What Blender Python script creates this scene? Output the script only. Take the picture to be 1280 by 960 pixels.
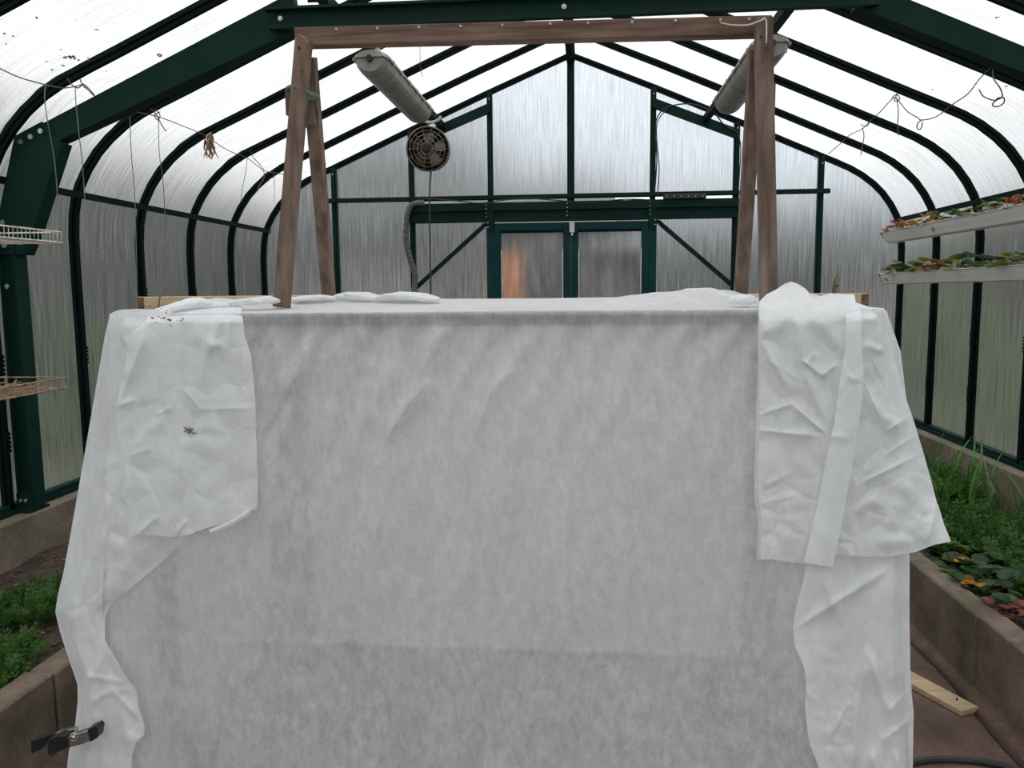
import bpy, bmesh, math, random
import numpy as np
from mathutils import Vector, Matrix, noise
S = bpy.context.scene
for o in list(bpy.data.objects): bpy.data.objects.remove(o)
C = S.collection

# ------------------------------------------------------------------ camera
FPX, PITCH, YAW, ROLL, CX, CH = 1000.18, 0.1139056, 0.0923826, -0.0092916, 0.13344, 1.55
F = Vector((-math.sin(YAW)*math.cos(PITCH), math.cos(YAW)*math.cos(PITCH), -math.sin(PITCH)))
R0 = Vector((math.cos(YAW), math.sin(YAW), 0)); U0 = R0.cross(F)
RR = R0*math.cos(ROLL) + U0*math.sin(ROLL); UU = -R0*math.sin(ROLL) + U0*math.cos(ROLL)
cd = bpy.data.cameras.new('camera'); cam = bpy.data.objects.new('camera', cd); C.objects.link(cam)
M = Matrix((RR, UU, -F)).transposed().to_4x4(); M.translation = Vector((CX, 0, CH)); cam.matrix_world = M
cd.sensor_width = 36; cd.lens = FPX/1280*36; cd.clip_start = .02; cd.clip_end = 300
S.camera = cam
CP = Vector((CX, 0, CH))
def px(x, y, ax, v):
    """real-world point seen at photo pixel (x, y) on the plane axis=v (used to take measurements)"""
    d = F + RR*((x-640)/FPX) + UU*((480-y)/FPX); t = (v-CP[ax])/d[ax]; return CP + d*t

# ------------------------------------------------------------------ world, exposure
W = bpy.data.worlds.new('overcast'); S.world = W; W.use_nodes = True
wn = W.node_tree; wn.nodes.clear()
wo = wn.nodes.new('ShaderNodeOutputWorld'); wb = wn.nodes.new('ShaderNodeBackground'); wr = wn.nodes.new('ShaderNodeValToRGB')
wt = wn.nodes.new('ShaderNodeTexCoord'); ws = wn.nodes.new('ShaderNodeSeparateXYZ')
wn.links.new(wt.outputs['Generated'], ws.inputs[0]); wn.links.new(ws.outputs[2], wr.inputs[0]); wn.links.new(wr.outputs[0], wb.inputs[0]); wn.links.new(wb.outputs[0], wo.inputs[0])
e = wr.color_ramp.elements; e[0].position = 0; e[0].color = (.26, .28, .30, 1); e[1].position = 1; e[1].color = (1, 1, 1, 1)
q_ = e.new(.5); q_.color = (.52, .53, .54, 1)
wb.inputs[1].default_value = 2.0
S.view_settings.view_transform = 'Standard'; S.view_settings.look = 'None'; S.view_settings.gamma = 1; S.view_settings.use_curve_mapping = False
S.view_settings.exposure = 0.92
S.cycles.max_bounces = 14; S.cycles.diffuse_bounces = 6; S.cycles.transmission_bounces = 10; S.cycles.transparent_max_bounces = 16; S.cycles.glossy_bounces = 4
S.cycles.use_denoising = True; S.cycles.sample_clamp_indirect = 4
S.cycles.caustics_refractive = True; S.cycles.caustics_reflective = False
rnd = random.Random(7)

# ------------------------------------------------------------------ materials
def mat(name):
    m = bpy.data.materials.new(name); m.use_nodes = True; nt = m.node_tree; nt.nodes.clear()
    return m, nt, nt.nodes.new('ShaderNodeOutputMaterial')
def N(nt, t, **k):
    n = nt.nodes.new('ShaderNode'+t)
    for a, b in k.items():
        if a.startswith('i_'): n.inputs[a[2:].replace('_', ' ')].default_value = b
        else: setattr(n, a, b)
    return n
def noise_tex(nt, scale=(1, 1, 1), ns=5, detail=4, rough=.6, coord='Object'):
    tc = N(nt, 'TexCoord'); mp = N(nt, 'Mapping'); mp.inputs['Scale'].default_value = scale
    no = N(nt, 'TexNoise'); no.inputs['Scale'].default_value = ns; no.inputs['Detail'].default_value = detail; no.inputs['Roughness'].default_value = rough
    nt.links.new(tc.outputs[coord], mp.inputs[0]); nt.links.new(mp.outputs[0], no.inputs['Vector']); return no
def ramp(nt, src, stops):
    r = N(nt, 'ValToRGB'); nt.links.new(src, r.inputs[0]); el = r.color_ramp.elements
    while len(el) < len(stops): el.new(.5)
    for q, (p, c) in zip(el, stops): q.position = p; q.color = (c if len(c) == 4 else (*c, 1)) if isinstance(c, tuple) else (c, c, c, 1)
    return r
def simple(name, c1, c2=None, rough=.6, metal=0, ns=8, scale=(1, 1, 1), bump=0, p=(.35, .65), spec=.5, detail=4):
    m, nt, out = mat(name); b = N(nt, 'BsdfPrincipled'); nt.links.new(b.outputs[0], out.inputs[0])
    b.inputs['Roughness'].default_value = rough; b.inputs['Metallic'].default_value = metal; b.inputs['Specular IOR Level'].default_value = spec
    c2 = c2 or tuple(min(1, v*1.25) for v in c1)
    no = noise_tex(nt, scale, ns, detail); r = ramp(nt, no.outputs[0], [(p[0], c1), (p[1], c2)]); nt.links.new(r.outputs[0], b.inputs['Base Color'])
    if bump:
        bu = N(nt, 'Bump'); bu.inputs['Strength'].default_value = bump; bu.inputs['Distance'].default_value = .01
        nt.links.new(no.outputs[0], bu.inputs['Height']); nt.links.new(bu.outputs[0], b.inputs['Normal'])
    return m
green = simple('dark_green_metal', (.003, .020, .017), (.005, .027, .022), .5, ns=3, spec=.1)
rib_m = simple('rib_green_metal', (.0015, .006, .006), (.002, .009, .008), .6, ns=3, spec=.08)
door_m = simple('door_green_metal', (.002, .034, .034), (.003, .042, .042), .45, ns=3, spec=.15)
truss_m = simple('truss_green_metal', (.004, .024, .019), (.006, .030, .024), .6, ns=6, spec=.1)
steel = simple('zinc_steel', (.42, .42, .40), (.6, .6, .58), .35, .8, ns=20)
wood_old = simple('weathered_brown_wood', (.10, .068, .052), (.22, .155, .12), .8, ns=6, scale=(6, 6, .7), bump=.3, spec=.2)
wood_beam = simple('weathered_beam_wood', (.10, .062, .045), (.22, .145, .11), .8, ns=6, scale=(.7, 6, 9), bump=.3, spec=.2)
wood_new = simple('pale_pine_wood', (.44, .32, .19), (.60, .46, .29), .7, ns=5, scale=(.6, 6, 9), bump=.15)
wood_end = simple('dark_end_grain', (.07, .035, .02), (.2, .11, .06), .85, ns=30)
rail_m = simple('plum_stained_board', (.020, .007, .009), (.06, .022, .026), .8, ns=4, scale=(1, 5, 8))
inner_wood = simple('bench_slat_wood', (.25, .18, .12), (.36, .27, .18), .8, ns=6, scale=(1, 5, 8))
black = simple('black_plastic', (.008, .008, .009), (.014, .014, .015), .4)
rubber = simple('dark_rubber', (.02, .02, .02), (.035, .033, .03), .6)
chrome = simple('worn_chrome', (.45, .43, .38), (.62, .6, .55), .25, .9, ns=15)
greyduct = simple('grey_duct_plastic', (.075, .075, .075), (.12, .12, .12), .6)
gutter_m = simple('white_gutter_plastic', (.86, .87, .87), (.92, .92, .92), .45, ns=6)
lamp_m = simple('backlit_grey_diffuser', (.22, .21, .18), (.34, .33, .29), .35, ns=9)  # white diffuser, its backlit grey put into the colour
lampbody = simple('aged_lamp_housing', (.32, .31, .28), (.42, .41, .38), .5, ns=9)
fan_m = simple('dusty_chrome_fan', (.10, .085, .07), (.26, .23, .19), .35, .7, ns=14)
fan_wire = simple('tarnished_guard_wire', (.12, .10, .075), (.28, .24, .19), .4, .5, ns=20)
string_g = simple('grey_green_twine', (.10, .14, .10), (.22, .26, .20), .9)
string_b = simple('brown_twine', (.08, .055, .035), (.2, .15, .1), .9)
wire_m = simple('rusty_white_wire', (.45, .38, .32), (.72, .68, .62), .6, ns=30, p=(.4, .5))
wire_r = simple('rusty_brown_wire', (.14, .07, .035), (.45, .33, .24), .7, ns=30)
straw = simple('dry_straw', (.20, .12, .065), (.42, .30, .18), .9, ns=30)
white_wire = simple('pale_cord', (.6, .58, .5), (.7, .68, .6), .6)
green_tie = simple('green_tie', (.10, .17, .08), (.16, .25, .12), .8)
soil_m = simple('dark_soil', (.018, .011, .008), (.075, .048, .034), .95, ns=22, bump=.8, detail=8)
chip_m = simple('bark_chips', (.05, .028, .018), (.17, .10, .065), .9, ns=12)
pale_chip = simple('pale_debris', (.18, .15, .11), (.34, .30, .24), .9, ns=12)
def leafmat(name, a, b, rough=.5):
    m, nt, out = mat(name); p = N(nt, 'BsdfPrincipled'); p.inputs['Roughness'].default_value = rough; p.inputs['Specular IOR Level'].default_value = .3
    no = noise_tex(nt, ns=9); r = ramp(nt, no.outputs[0], [(.35, a), (.65, b)]); nt.links.new(r.outputs[0], p.inputs['Base Color'])
    t = N(nt, 'BsdfTranslucent'); nt.links.new(r.outputs[0], t.inputs[0]); mx = N(nt, 'MixShader'); mx.inputs[0].default_value = .3
    nt.links.new(p.outputs[0], mx.inputs[1]); nt.links.new(t.outputs[0], mx.inputs[2]); nt.links.new(mx.outputs[0], out.inputs[0]); return m
leaf_g = leafmat('leaf_green', (.035, .11, .015), (.09, .24, .035))
leaf_d = leafmat('leaf_dark_green', (.016, .042, .018), (.04, .085, .034))
leaf_gd = leafmat('leaf_grey_green', (.06, .09, .05), (.11, .15, .08))
leaf_o = leafmat('leaf_orange', (.38, .11, .02), (.55, .28, .06))
leaf_r = leafmat('leaf_red_brown', (.26, .07, .045), (.42, .15, .10))
leaf_y = leafmat('leaf_yellow_green', (.20, .24, .04), (.34, .34, .07))
frond_m = leafmat('frond_green', (.03, .085, .014), (.075, .175, .03))
blade_m = leafmat('blade_green', (.04, .13, .02), (.12, .28, .05))
hedge_m = simple('outside_foliage', (.035, .04, .035), (.10, .105, .09), .9, ns=3)
hedge_g = simple('outside_green_foliage', (.05, .085, .02), (.16, .21, .05), .9, ns=3)
bld_m = simple('outside_wall_grey_brown', (.060, .052, .047), (.085, .075, .07), .9, ns=1)
bld_d = simple('outside_dark_wall', (.018, .018, .018), (.03, .03, .03), .9, ns=1)
bld_o = simple('outside_orange_door', (.42, .13, .03), (.5, .18, .05), .8, ns=1)
bld_w = simple('outside_pale_panel', (.18, .16, .14), (.22, .2, .18), .8, ns=1)
roof_m = simple('outside_roof', (.06, .065, .06), (.085, .09, .085), .9, ns=1)
lawn_m = simple('outside_ground', (.05, .06, .03), (.09, .10, .06), .95, ns=2)

def concrete(name, a, b, moss=.5):
    m, nt, out = mat(name); p = N(nt, 'BsdfPrincipled'); p.inputs['Roughness'].default_value = .9; nt.links.new(p.outputs[0], out.inputs[0])
    n1 = noise_tex(nt, ns=3, detail=8, rough=.65); r1 = ramp(nt, n1.outputs[0], [(.35, a), (.65, b)])
    n2 = noise_tex(nt, ns=1.6, detail=6); r2 = ramp(nt, n2.outputs[0], [(.52, 0.), (.68, moss)])
    n3 = noise_tex(nt, ns=60, detail=3)
    mx = N(nt, 'Mix', data_type='RGBA'); nt.links.new(r2.outputs[0], mx.inputs[0]); nt.links.new(r1.outputs[0], mx.inputs[6]); mx.inputs[7].default_value = (.085, .095, .035, 1)
    m2 = N(nt, 'Mix', data_type='RGBA', blend_type='MULTIPLY'); m2.inputs[0].default_value = .6; r3 = ramp(nt, n3.outputs[0], [(.3, .55), (.6, 1.)])
    nt.links.new(mx.outputs[2], m2.inputs[6]); nt.links.new(r3.outputs[0], m2.inputs[7]); nt.links.new(m2.outputs[2], p.inputs['Base Color'])
    bu = N(nt, 'Bump'); bu.inputs['Strength'].default_value = .4; bu.inputs['Distance'].default_value = .006; nt.links.new(n3.outputs[0], bu.inputs['Height']); nt.links.new(bu.outputs[0], p.inputs['Normal'])
    return m
conc = concrete('old_concrete', (.13, .105, .075), (.27, .225, .16), .75)
conc_bed = concrete('bed_concrete', (.085, .064, .048), (.25, .195, .145), .75)
floor_m = concrete('red_brown_floor', (.08, .05, .04), (.20, .125, .10), .3)

# glazing: translucent twin-wall sheet, wet and streaked (v runs down the sheet, u across it)
def glazing(name, rough, diff, tint, streak=26, drops=.5, tr=.86):
    m, nt, out = mat(name)
    uv = N(nt, 'UVMap'); mp = N(nt, 'Mapping'); mp.inputs['Scale'].default_value = (streak, 1.1, 1)
    n1 = N(nt, 'TexNoise'); n1.inputs['Scale'].default_value = 2.2; n1.inputs['Detail'].default_value = 6; n1.inputs['Roughness'].default_value = .7
    nt.links.new(uv.outputs[0], mp.inputs[0]); nt.links.new(mp.outputs[0], n1.inputs['Vector'])
    m2 = N(nt, 'Mapping'); m2.inputs['Scale'].default_value = (46, 24, 1)
    n2 = N(nt, 'TexNoise'); n2.inputs['Scale'].default_value = 2.0; n2.inputs['Detail'].default_value = 5; n2.inputs['Roughness'].default_value = .75
    nt.links.new(uv.outputs[0], m2.inputs[0]); nt.links.new(m2.outputs[0], n2.inputs['Vector'])
    n3 = N(nt, 'TexNoise'); n3.inputs['Scale'].default_value = 1.5; n3.inputs['Detail'].default_value = 3
    nt.links.new(uv.outputs[0], n3.inputs['Vector'])
    rs = ramp(nt, n1.outputs[0], [(.36, .0), (.52, .25), (.70, 1.)])
    rd = ramp(nt, n2.outputs[0], [(.55, 0.), (.70, 1.)])
    a = N(nt, 'Math', operation='MULTIPLY_ADD'); nt.links.new(rs.outputs[0], a.inputs[0]); a.inputs[1].default_value = .16*drops*2; a.inputs[2].default_value = diff
    b = N(nt, 'Math', operation='MULTIPLY_ADD'); nt.links.new(rd.outputs[0], b.inputs[0]); b.inputs[1].default_value = .14*drops*2; nt.links.new(a.outputs[0], b.inputs[2])
    cc = N(nt, 'Math', operation='MULTIPLY_ADD', use_clamp=True); nt.links.new(n3.outputs[0], cc.inputs[0]); cc.inputs[1].default_value = .10; nt.links.new(b.outputs[0], cc.inputs[2])
    col = ramp(nt, n1.outputs[0], [(.34, tuple(t*tr*.76 for t in tint)), (.64, tuple(min(1, t*tr*1.22) for t in tint))])
    dk = ramp(nt, n2.outputs[0], [(.30, .60), (.46, 1.)])
    cm = N(nt, 'Mix', data_type='RGBA', blend_type='MULTIPLY'); cm.inputs[0].default_value = drops; nt.links.new(col.outputs[0], cm.inputs[6]); nt.links.new(dk.outputs[0], cm.inputs[7])
    rf = N(nt, 'BsdfRefraction'); rf.inputs['IOR'].default_value = 1.25; rf.inputs['Roughness'].default_value = rough; nt.links.new(cm.outputs[2], rf.inputs[0])
    tl = N(nt, 'BsdfTranslucent'); nt.links.new(cm.outputs[2], tl.inputs[0])
    df = N(nt, 'BsdfDiffuse'); df.inputs[0].default_value = (.6, .62, .62, 1)
    ds = N(nt, 'MixShader'); ds.inputs[0].default_value = .22; nt.links.new(tl.outputs[0], ds.inputs[1]); nt.links.new(df.outputs[0], ds.inputs[2])
    mx = N(nt, 'MixShader'); nt.links.new(cc.outputs[0], mx.inputs[0]); nt.links.new(rf.outputs[0], mx.inputs[1]); nt.links.new(ds.outputs[0], mx.inputs[2])
    gl = N(nt, 'BsdfGlossy'); gl.inputs['Roughness'].default_value = .35; gl.inputs[0].default_value = (.8, .8, .8, 1)
    mg = N(nt, 'MixShader'); mg.inputs[0].default_value = .04; nt.links.new(mx.outputs[0], mg.inputs[1]); nt.links.new(gl.outputs[0], mg.inputs[2])
    nt.links.new(mg.outputs[0], out.inputs[0]); return m
glz_roof = glazing('roof_twinwall', .6, .26, (.985, .985, .985), 46, 1.0, .56)
glz_side = glazing('side_twinwall', .6, .05, (.93, .95, .92), 60, .95, .56)
glz_gable = glazing('gable_twinwall', .6, .06, (.94, .97, 1.0), 44, .8, .72)
glz_door = glazing('door_glass', .30, .05, (.95, .97, 1.0), 8, .25, .88)

# fleece
def fleece(name, trans, tv, base=.86, tl=.42, mot=.93):
    m, nt, out = mat(name)
    n1 = noise_tex(nt, (1, 1, .55), 34, 8, .78); n2 = noise_tex(nt, (1, 1, .5), 7, 4, .6); n3 = noise_tex(nt, (1, 1, 1), 260, 2, .5)
    ad = N(nt, 'Math', operation='MULTIPLY_ADD'); nt.links.new(n2.outputs[0], ad.inputs[0]); ad.inputs[1].default_value = .34; nt.links.new(n1.outputs[0], ad.inputs[2])
    tf = N(nt, 'MapRange'); tf.inputs[1].default_value = .50; tf.inputs[2].default_value = .84; tf.inputs[3].default_value = trans-tv; tf.inputs[4].default_value = trans+tv
    nt.links.new(ad.outputs[0], tf.inputs[0])
    d = N(nt, 'BsdfDiffuse'); t = N(nt, 'BsdfTranslucent')
    cr = ramp(nt, ad.outputs[0], [(.50, (base*.98, base*.995, base*1.005)), (.84, (base*mot*.985, base*mot*.995, base*mot))])
    for s in (d, t): nt.links.new(cr.outputs[0], s.inputs[0])
    bu = N(nt, 'Bump'); bu.inputs['Strength'].default_value = .25; bu.inputs['Distance'].default_value = .002; nt.links.new(n1.outputs[0], bu.inputs['Height']); nt.links.new(bu.outputs[0], d.inputs['Normal'])
    mx = N(nt, 'MixShader'); mx.inputs[0].default_value = tl; nt.links.new(d.outputs[0], mx.inputs[1]); nt.links.new(t.outputs[0], mx.inputs[2])
    tp = N(nt, 'BsdfTransparent'); m2 = N(nt, 'MixShader'); nt.links.new(tf.outputs[0], m2.inputs[0]); nt.links.new(mx.outputs[0], m2.inputs[1]); nt.links.new(tp.outputs[0], m2.inputs[2])
    nt.links.new(m2.outputs[0], out.inputs[0]); return m
fl_thin = fleece('thin_white_fleece', .19, .17, .92, .55, .94)
fl_side = fleece('double_white_fleece', .06, .03, .90, .42)
fl_mid = fleece('white_fleece', .07, .04, .94, .42)
fl_thick = fleece('folded_white_fleece', .04, .03, .94)
dirt_m = simple('dirt_specks', (.03, .018, .014), (.10, .05, .04), .95)
stain_m = simple('reddish_dirt_crumbs', (.10, .05, .045), (.26, .14, .12), .95)

# ------------------------------------------------------------------ mesh helpers
def obj(name, bm, m, parent=None, smooth=False):
    me = bpy.data.meshes.new(name); bm.to_mesh(me); bm.free()
    if smooth:
        for p in me.polygons: p.use_smooth = True
    if m: me.materials.append(m)
    o = bpy.data.objects.new(name, me); C.objects.link(o)
    if parent: o.parent = parent; o.matrix_parent_inverse = Matrix.Translation(-Vector(parent.get('_w', (0, 0, 0))))
    return o
def tag(o, label, cat, group=None, kind=None):
    o['label'] = label; o['category'] = cat
    if group: o['group'] = group
    if kind: o['kind'] = kind
    return o
def empty(name, loc, label=None, cat=None, group=None, kind=None):
    o = bpy.data.objects.new(name, None); C.objects.link(o); o.location = loc; o['_w'] = tuple(loc); o.empty_display_size = .1
    if label: o['label'] = label
    if cat: o['category'] = cat
    if group: o['group'] = group
    if kind: o['kind'] = kind
    return o
def struct(name, bm, m, **k):
    o = obj(name, bm, m, **k); o['kind'] = 'structure'; return o
def inst(name, me, parent, mtx=None):
    o = bpy.data.objects.new(name, me); C.objects.link(o); o.parent = parent
    if mtx is not None: o.matrix_basis = mtx
    return o
def box(bm, x0, x1, y0, y1, z0, z1, bev=0):
    r = bmesh.ops.create_cube(bm, size=1); v = r['verts']
    bmesh.ops.scale(bm, vec=(abs(x1-x0), abs(y1-y0), abs(z1-z0)), verts=v); bmesh.ops.translate(bm, vec=((x0+x1)/2, (y0+y1)/2, (z0+z1)/2), verts=v)
    if bev:
        es = list({e for q in v for e in q.link_edges}); bmesh.ops.bevel(bm, geom=es, offset=bev, segments=1, affect='EDGES')
    return v
def bx(*a, bev=0):
    bm = bmesh.new(); box(bm, *a, bev=bev); return bm
def bar(bm, p, q, w, h, up=(0, 0, 1)):
    """box beam from p to q, w sideways, h along up"""
    p = Vector(p); q = Vector(q); d = (q-p); L = d.length; d.normalize(); u = Vector(up); s = d.cross(u)
    if s.length < 1e-4: s = d.cross(Vector((0, 1, 0)))
    s.normalize(); u = s.cross(d)
    vs = [bm.verts.new(o + s*a*w/2 + u*b*h/2) for o in (p, q) for a, b in ((-1, -1), (1, -1), (1, 1), (-1, 1))]
    for f in ((0, 1, 2, 3), (7, 6, 5, 4), (0, 4, 5, 1), (1, 5, 6, 2), (2, 6, 7, 3), (3, 7, 4, 0)): bm.faces.new([vs[i] for i in f])
    bmesh.ops.recalc_face_normals(bm, faces=bm.faces)
def tube(bm, pts, r, n=6, closed=False):
    pts = [Vector(p) for p in pts]; rings = []; prev = None
    for i, p in enumerate(pts):
        a = pts[i-1] if i > 0 else (pts[-1] if closed else p); b = pts[(i+1) % len(pts)] if (i < len(pts)-1 or closed) else p
        d = (b-a).normalized() if (b-a).length > 1e-9 else Vector((0, 0, 1))
        u = prev - d*prev.dot(d) if prev is not None else (Vector((0, 0, 1)).cross(d) if abs(d.z) < .9 else Vector((1, 0, 0)).cross(d))
        u.normalize(); prev = u; w = d.cross(u); rad = r[i] if isinstance(r, (list, tuple)) else r
        rings.append([bm.verts.new(p + (u*math.cos(t) + w*math.sin(t))*rad) for t in [2*math.pi*k/n for k in range(n)]])
    m = len(rings)
    for i in range(m if closed else m-1):
        A, B = rings[i], rings[(i+1) % m]
        for k in range(n): bm.faces.new((A[k], A[(k+1) % n], B[(k+1) % n], B[k]))
    if not closed: bm.faces.new(rings[0][::-1]); bm.faces.new(rings[-1])
def tb(pts, r, n=6, closed=False):
    bm = bmesh.new(); tube(bm, pts, r, n, closed); return bm
def prism(bm, poly, vec):
    a = [bm.verts.new(p) for p in poly]; b = [bm.verts.new(Vector(p)+Vector(vec)) for p in poly]; n = len(a)
    bm.faces.new(a); bm.faces.new(b[::-1])
    for i in range(n): bm.faces.new((a[i], b[i], b[(i+1) % n], a[(i+1) % n]))
    bmesh.ops.recalc_face_normals(bm, faces=bm.faces)
def sweep(bm, path, sec, closed_sec=True, caps=True):
    """sec(i)-> list of points for path station i"""
    rings = [[bm.verts.new(p) for p in sec(i)] for i in range(len(path))]; n = len(rings[0])
    for i in range(len(rings)-1):
        for k in range(n if closed_sec else n-1): bm.faces.new((rings[i][k], rings[i][(k+1) % n], rings[i+1][(k+1) % n], rings[i+1][k]))
    if caps and closed_sec: bm.faces.new(rings[0][::-1]); bm.faces.new(rings[-1])
    bmesh.ops.recalc_face_normals(bm, faces=bm.faces)
def bolt(parent, p, ax, r=.011, m=None, name='bolt'):
    bm = bmesh.new(); p = Vector(p); a = Vector(ax).normalized(); tube(bm, [p-a*.002, p+a*.006], r, 8); tube(bm, [p+a*.006, p+a*.010], r*.6, 6); return obj(name, bm, m or steel, parent)

# ------------------------------------------------------------------ greenhouse shell
YG, DY, PP, HW, ZS, ZP = 7.3, .698, .7185, 2.855, .45, 2.135
PROF = [(0, 3.612), (.7185, 3.318), (1.437, 3.012), (2.10, 2.722), (2.28, 2.645), (2.40, 2.590), (2.50, 2.532), (2.60, 2.455), (2.68, 2.375), (2.75, 2.280), (2.80, 2.190), (2.825, 2.130), (2.848, 2.03), (2.86, 1.90), (2.862, 1.75), (2.862, .45)]
def prof_z(x):
    x = abs(x)
    for (a, b), (c, d) in zip(PROF, PROF[1:]):
        if a <= x <= c and c > a: return b + (d-b)*(x-a)/(c-a)
    return ZP
YR = [YG - i*DY for i in range(13)]          # rib stations, gable first
YF = YR[-1]
floor = bmesh.new(); box(floor, -1.75, 1.75, YF-.1, YG+.05, -.12, 0); floor = struct('floor', floor, floor_m)
g = bmesh.new(); box(g, -40, 40, -20, 60, -.35, -.13); o = struct('ground_outside', g, lawn_m)
wl = empty('wall_left', (-2.86, 3, 0), kind='structure'); wr_ = empty('wall_right', (2.86, 3, 0), kind='structure')
wbk = empty('wall_back', (0, YG, 0), kind='structure'); wfr = empty('wall_front', (0, YF, 0), kind='structure'); ceil = empty('ceiling', (0, 3, 3.6), kind='structure')
def pane_strip(name, pts2, y0, y1, m, parent, s):
    bm = bmesh.new(); uvl = bm.loops.layers.uv.new('UVMap'); L = [0]
    for a, b in zip(pts2, pts2[1:]): L.append(L[-1]+math.dist(a, b))
    off = rnd.random()*20
    va = [bm.verts.new((s*x, y0, z)) for x, z in pts2]; vb = [bm.verts.new((s*x, y1, z)) for x, z in pts2]
    for i in range(len(pts2)-1):
        q = [va[i], vb[i], vb[i+1], va[i+1]]; uv = [(0, L[i]), (.7, L[i]), (.7, L[i+1]), (0, L[i+1])]
        if s < 0: q = q[::-1]; uv = uv[::-1]
        f = bm.faces.new(q)
        for l, c in zip(f.loops, uv): l[uvl].uv = (c[0]+off, c[1]+off*1.7)
    return obj(name, bm, m, parent, smooth=True)
UP = [p for p in PROF if p[1] > ZP] + [(2.824, ZP)]
LO = [(2.824, ZP), (2.848, 2.03), (2.86, 1.90), (2.862, 1.75), (2.862, 1.2), (2.862, .45)]
def outw(pts, d=.022):
    return [(x + (d if x > 2.3 else d*.42), z + (d*.9 if x < 2.6 else .3*d)) for x, z in pts]
for i in range(12):
    for s in (-1, 1):
        pane_strip('roof_pane', outw(UP), YR[i+1]+.012, YR[i]-.012, glz_roof, ceil, s)
        pane_strip('glazing_pane', [(x+.02, z) for x, z in LO], YR[i+1]+.012, YR[i]-.012, glz_side, wl if s < 0 else wr_, s)
def rib_mesh(s):
    bm = bmesh.new(); nn = len(PROF)
    nr = []
    for i, p in enumerate(PROF):
        a = PROF[max(0, i-1)]; b = PROF[min(nn-1, i+1)]; tx, tz = b[0]-a[0], b[1]-a[1]; l = math.hypot(tx, tz); nr.append((-tz/l, tx/l))   # points outward? (-tz, tx): down-slope rotated
    def sec(i, w, d0, d1):
        x, z = PROF[i]; nx, nz = nr[i]
        if i == 0: nx, nz = 0, 1
        P = lambda yy, d: Vector((s*(x-nx*d), yy, z-nz*d))
        return [P(-w, d0), P(w, d0), P(w, d1), P(-w, d1)]
    nr[:] = [(nx, nz) if nx >= 0 else (-nx, -nz) for nx, nz in nr]
    for (w, d0, d1) in ((.019, -.020, .002), (.009, .002, .022), (.014, .022, .027)):
        sweep(bm, PROF, lambda i: sec(i, w, d0, d1))
    return bm
for s in (-1, 1):
    me = None
    for i, y in enumerate(YR):
        if me is None: o = obj('rib', rib_mesh(s), rib_m, ceil, smooth=False); me = o.data; o.location = (0, 0, 0)
        else: o = bpy.data.objects.new('rib', me); C.objects.link(o); o.parent = ceil; o.matrix_parent_inverse = Matrix.Translation(-Vector(ceil['_w']))
        o.location = (0, y, 0)
bm = bmesh.new(); bar(bm, (0, YF, 3.585), (0, YG, 3.585), .075, .07); bar(bm, (0, YF, 3.54), (0, YG, 3.54), .04, .04); obj('ridge_beam', bm, rib_m, ceil)
for s, w in ((-1, wl), (1, wr_)):
    bm = bmesh.new(); bar(bm, (s*2.792, YF, ZP), (s*2.792, YG, ZP), .022, .036); obj('eave_purlin', bm, rib_m, w)
    bm = bmesh.new(); box(bm, s*2.835, s*2.90, YF, YG, .425, .475); box(bm, s*2.82, s*2.835, YF, YG, .425, .45); obj('base_rail', bm, green, w)
    sl = struct('baseboard_left' if s < 0 else 'baseboard_right', bx(min(s*2.74, s*2.98), max(s*2.74, s*2.98), YF-.1, YG+.1, -.1, .425, bev=.008), conc)
    # small glazing clips on the rib flanks
    for i in range(1, 8):
        for z in (.75, 1.15, 1.5):
            if rnd.random() < .6:
                bm = bmesh.new()
                for k in range(5): box(bm, s*2.845-.006, s*2.845+.006, YR[i]+.024, YR[i]+.034, z+k*.022, z+k*.022+.014)
                box(bm, s*2.848-.003, s*2.848+.003, YR[i]+.022, YR[i]+.03, z, z+.11); obj('glazing_clip', bm, steel if rnd.random() < .3 else rib_m, w)
struct('baseboard_back', bx(-2.74, 2.74, YG-.06, YG+.1, -.1, .425), conc)

# gable
def gpane(x0, x1, z0, z1, m=glz_gable, parent=wbk, name='gable_pane', y=YG+.02):
    bm = bmesh.new(); uvl = bm.loops.layers.uv.new('UVMap'); n = 10 if z1 is None else 1; off = rnd.random()*20
    xs = [x0+(x1-x0)*i/n for i in range(n+1)]
    if z1 is None: xs = sorted(set(xs + [s*p[0] for p in PROF for s in (-1, 1) if x0 < s*p[0] < x1]))
    zt = [min(prof_z(x)+.0, 9) if z1 is None else z1 for x in xs]
    lo = [bm.verts.new((x, y, z0)) for x in xs]; hi = [bm.verts.new((x, y, max(z, z0+.01))) for x, z in zip(xs, zt)]
    for i in range(len(xs)-1):
        f = bm.faces.new((lo[i], lo[i+1], hi[i+1], hi[i]))
        for l in f.loops: l[uvl].uv = (l.vert.co.x+off, -l.vert.co.z+off)
    return obj(name, bm, m, parent)
for k in range(-3, 4):
    x = k*PP; w = .032 if k == 0 else .024; top = prof_z(x)-.01; z0 = .45
    if k == 0: z0 = 2.34
    bm = bmesh.new(); box(bm, x-w, x+w, YG-.03, YG+.015, z0, top); box(bm, x-w*.45, x+w*.45, YG-.045, YG-.03, z0, top); obj('gable_post', bm, green, wbk)
    for z in ([2.39, 2.34, top-.06] if abs(k) < 3 else [2.39, top-.06]):
        bolt(wbk, (x, YG-.047, z), (0, -1, 0), .006)
for k in range(-3, 3):
    a, b = k*PP+.02, (k+1)*PP-.02
    gpane(a, b, 2.40, None)
    if k in (-3, 2): gpane(a, b, .45, 2.38)
    if k in (-2, 1): gpane(a, b, .45, 2.20)
for s in (-1, 1):
    a, b = sorted((s*(3*PP+.02), s*2.85)); gpane(a, b, .45, None)
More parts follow.
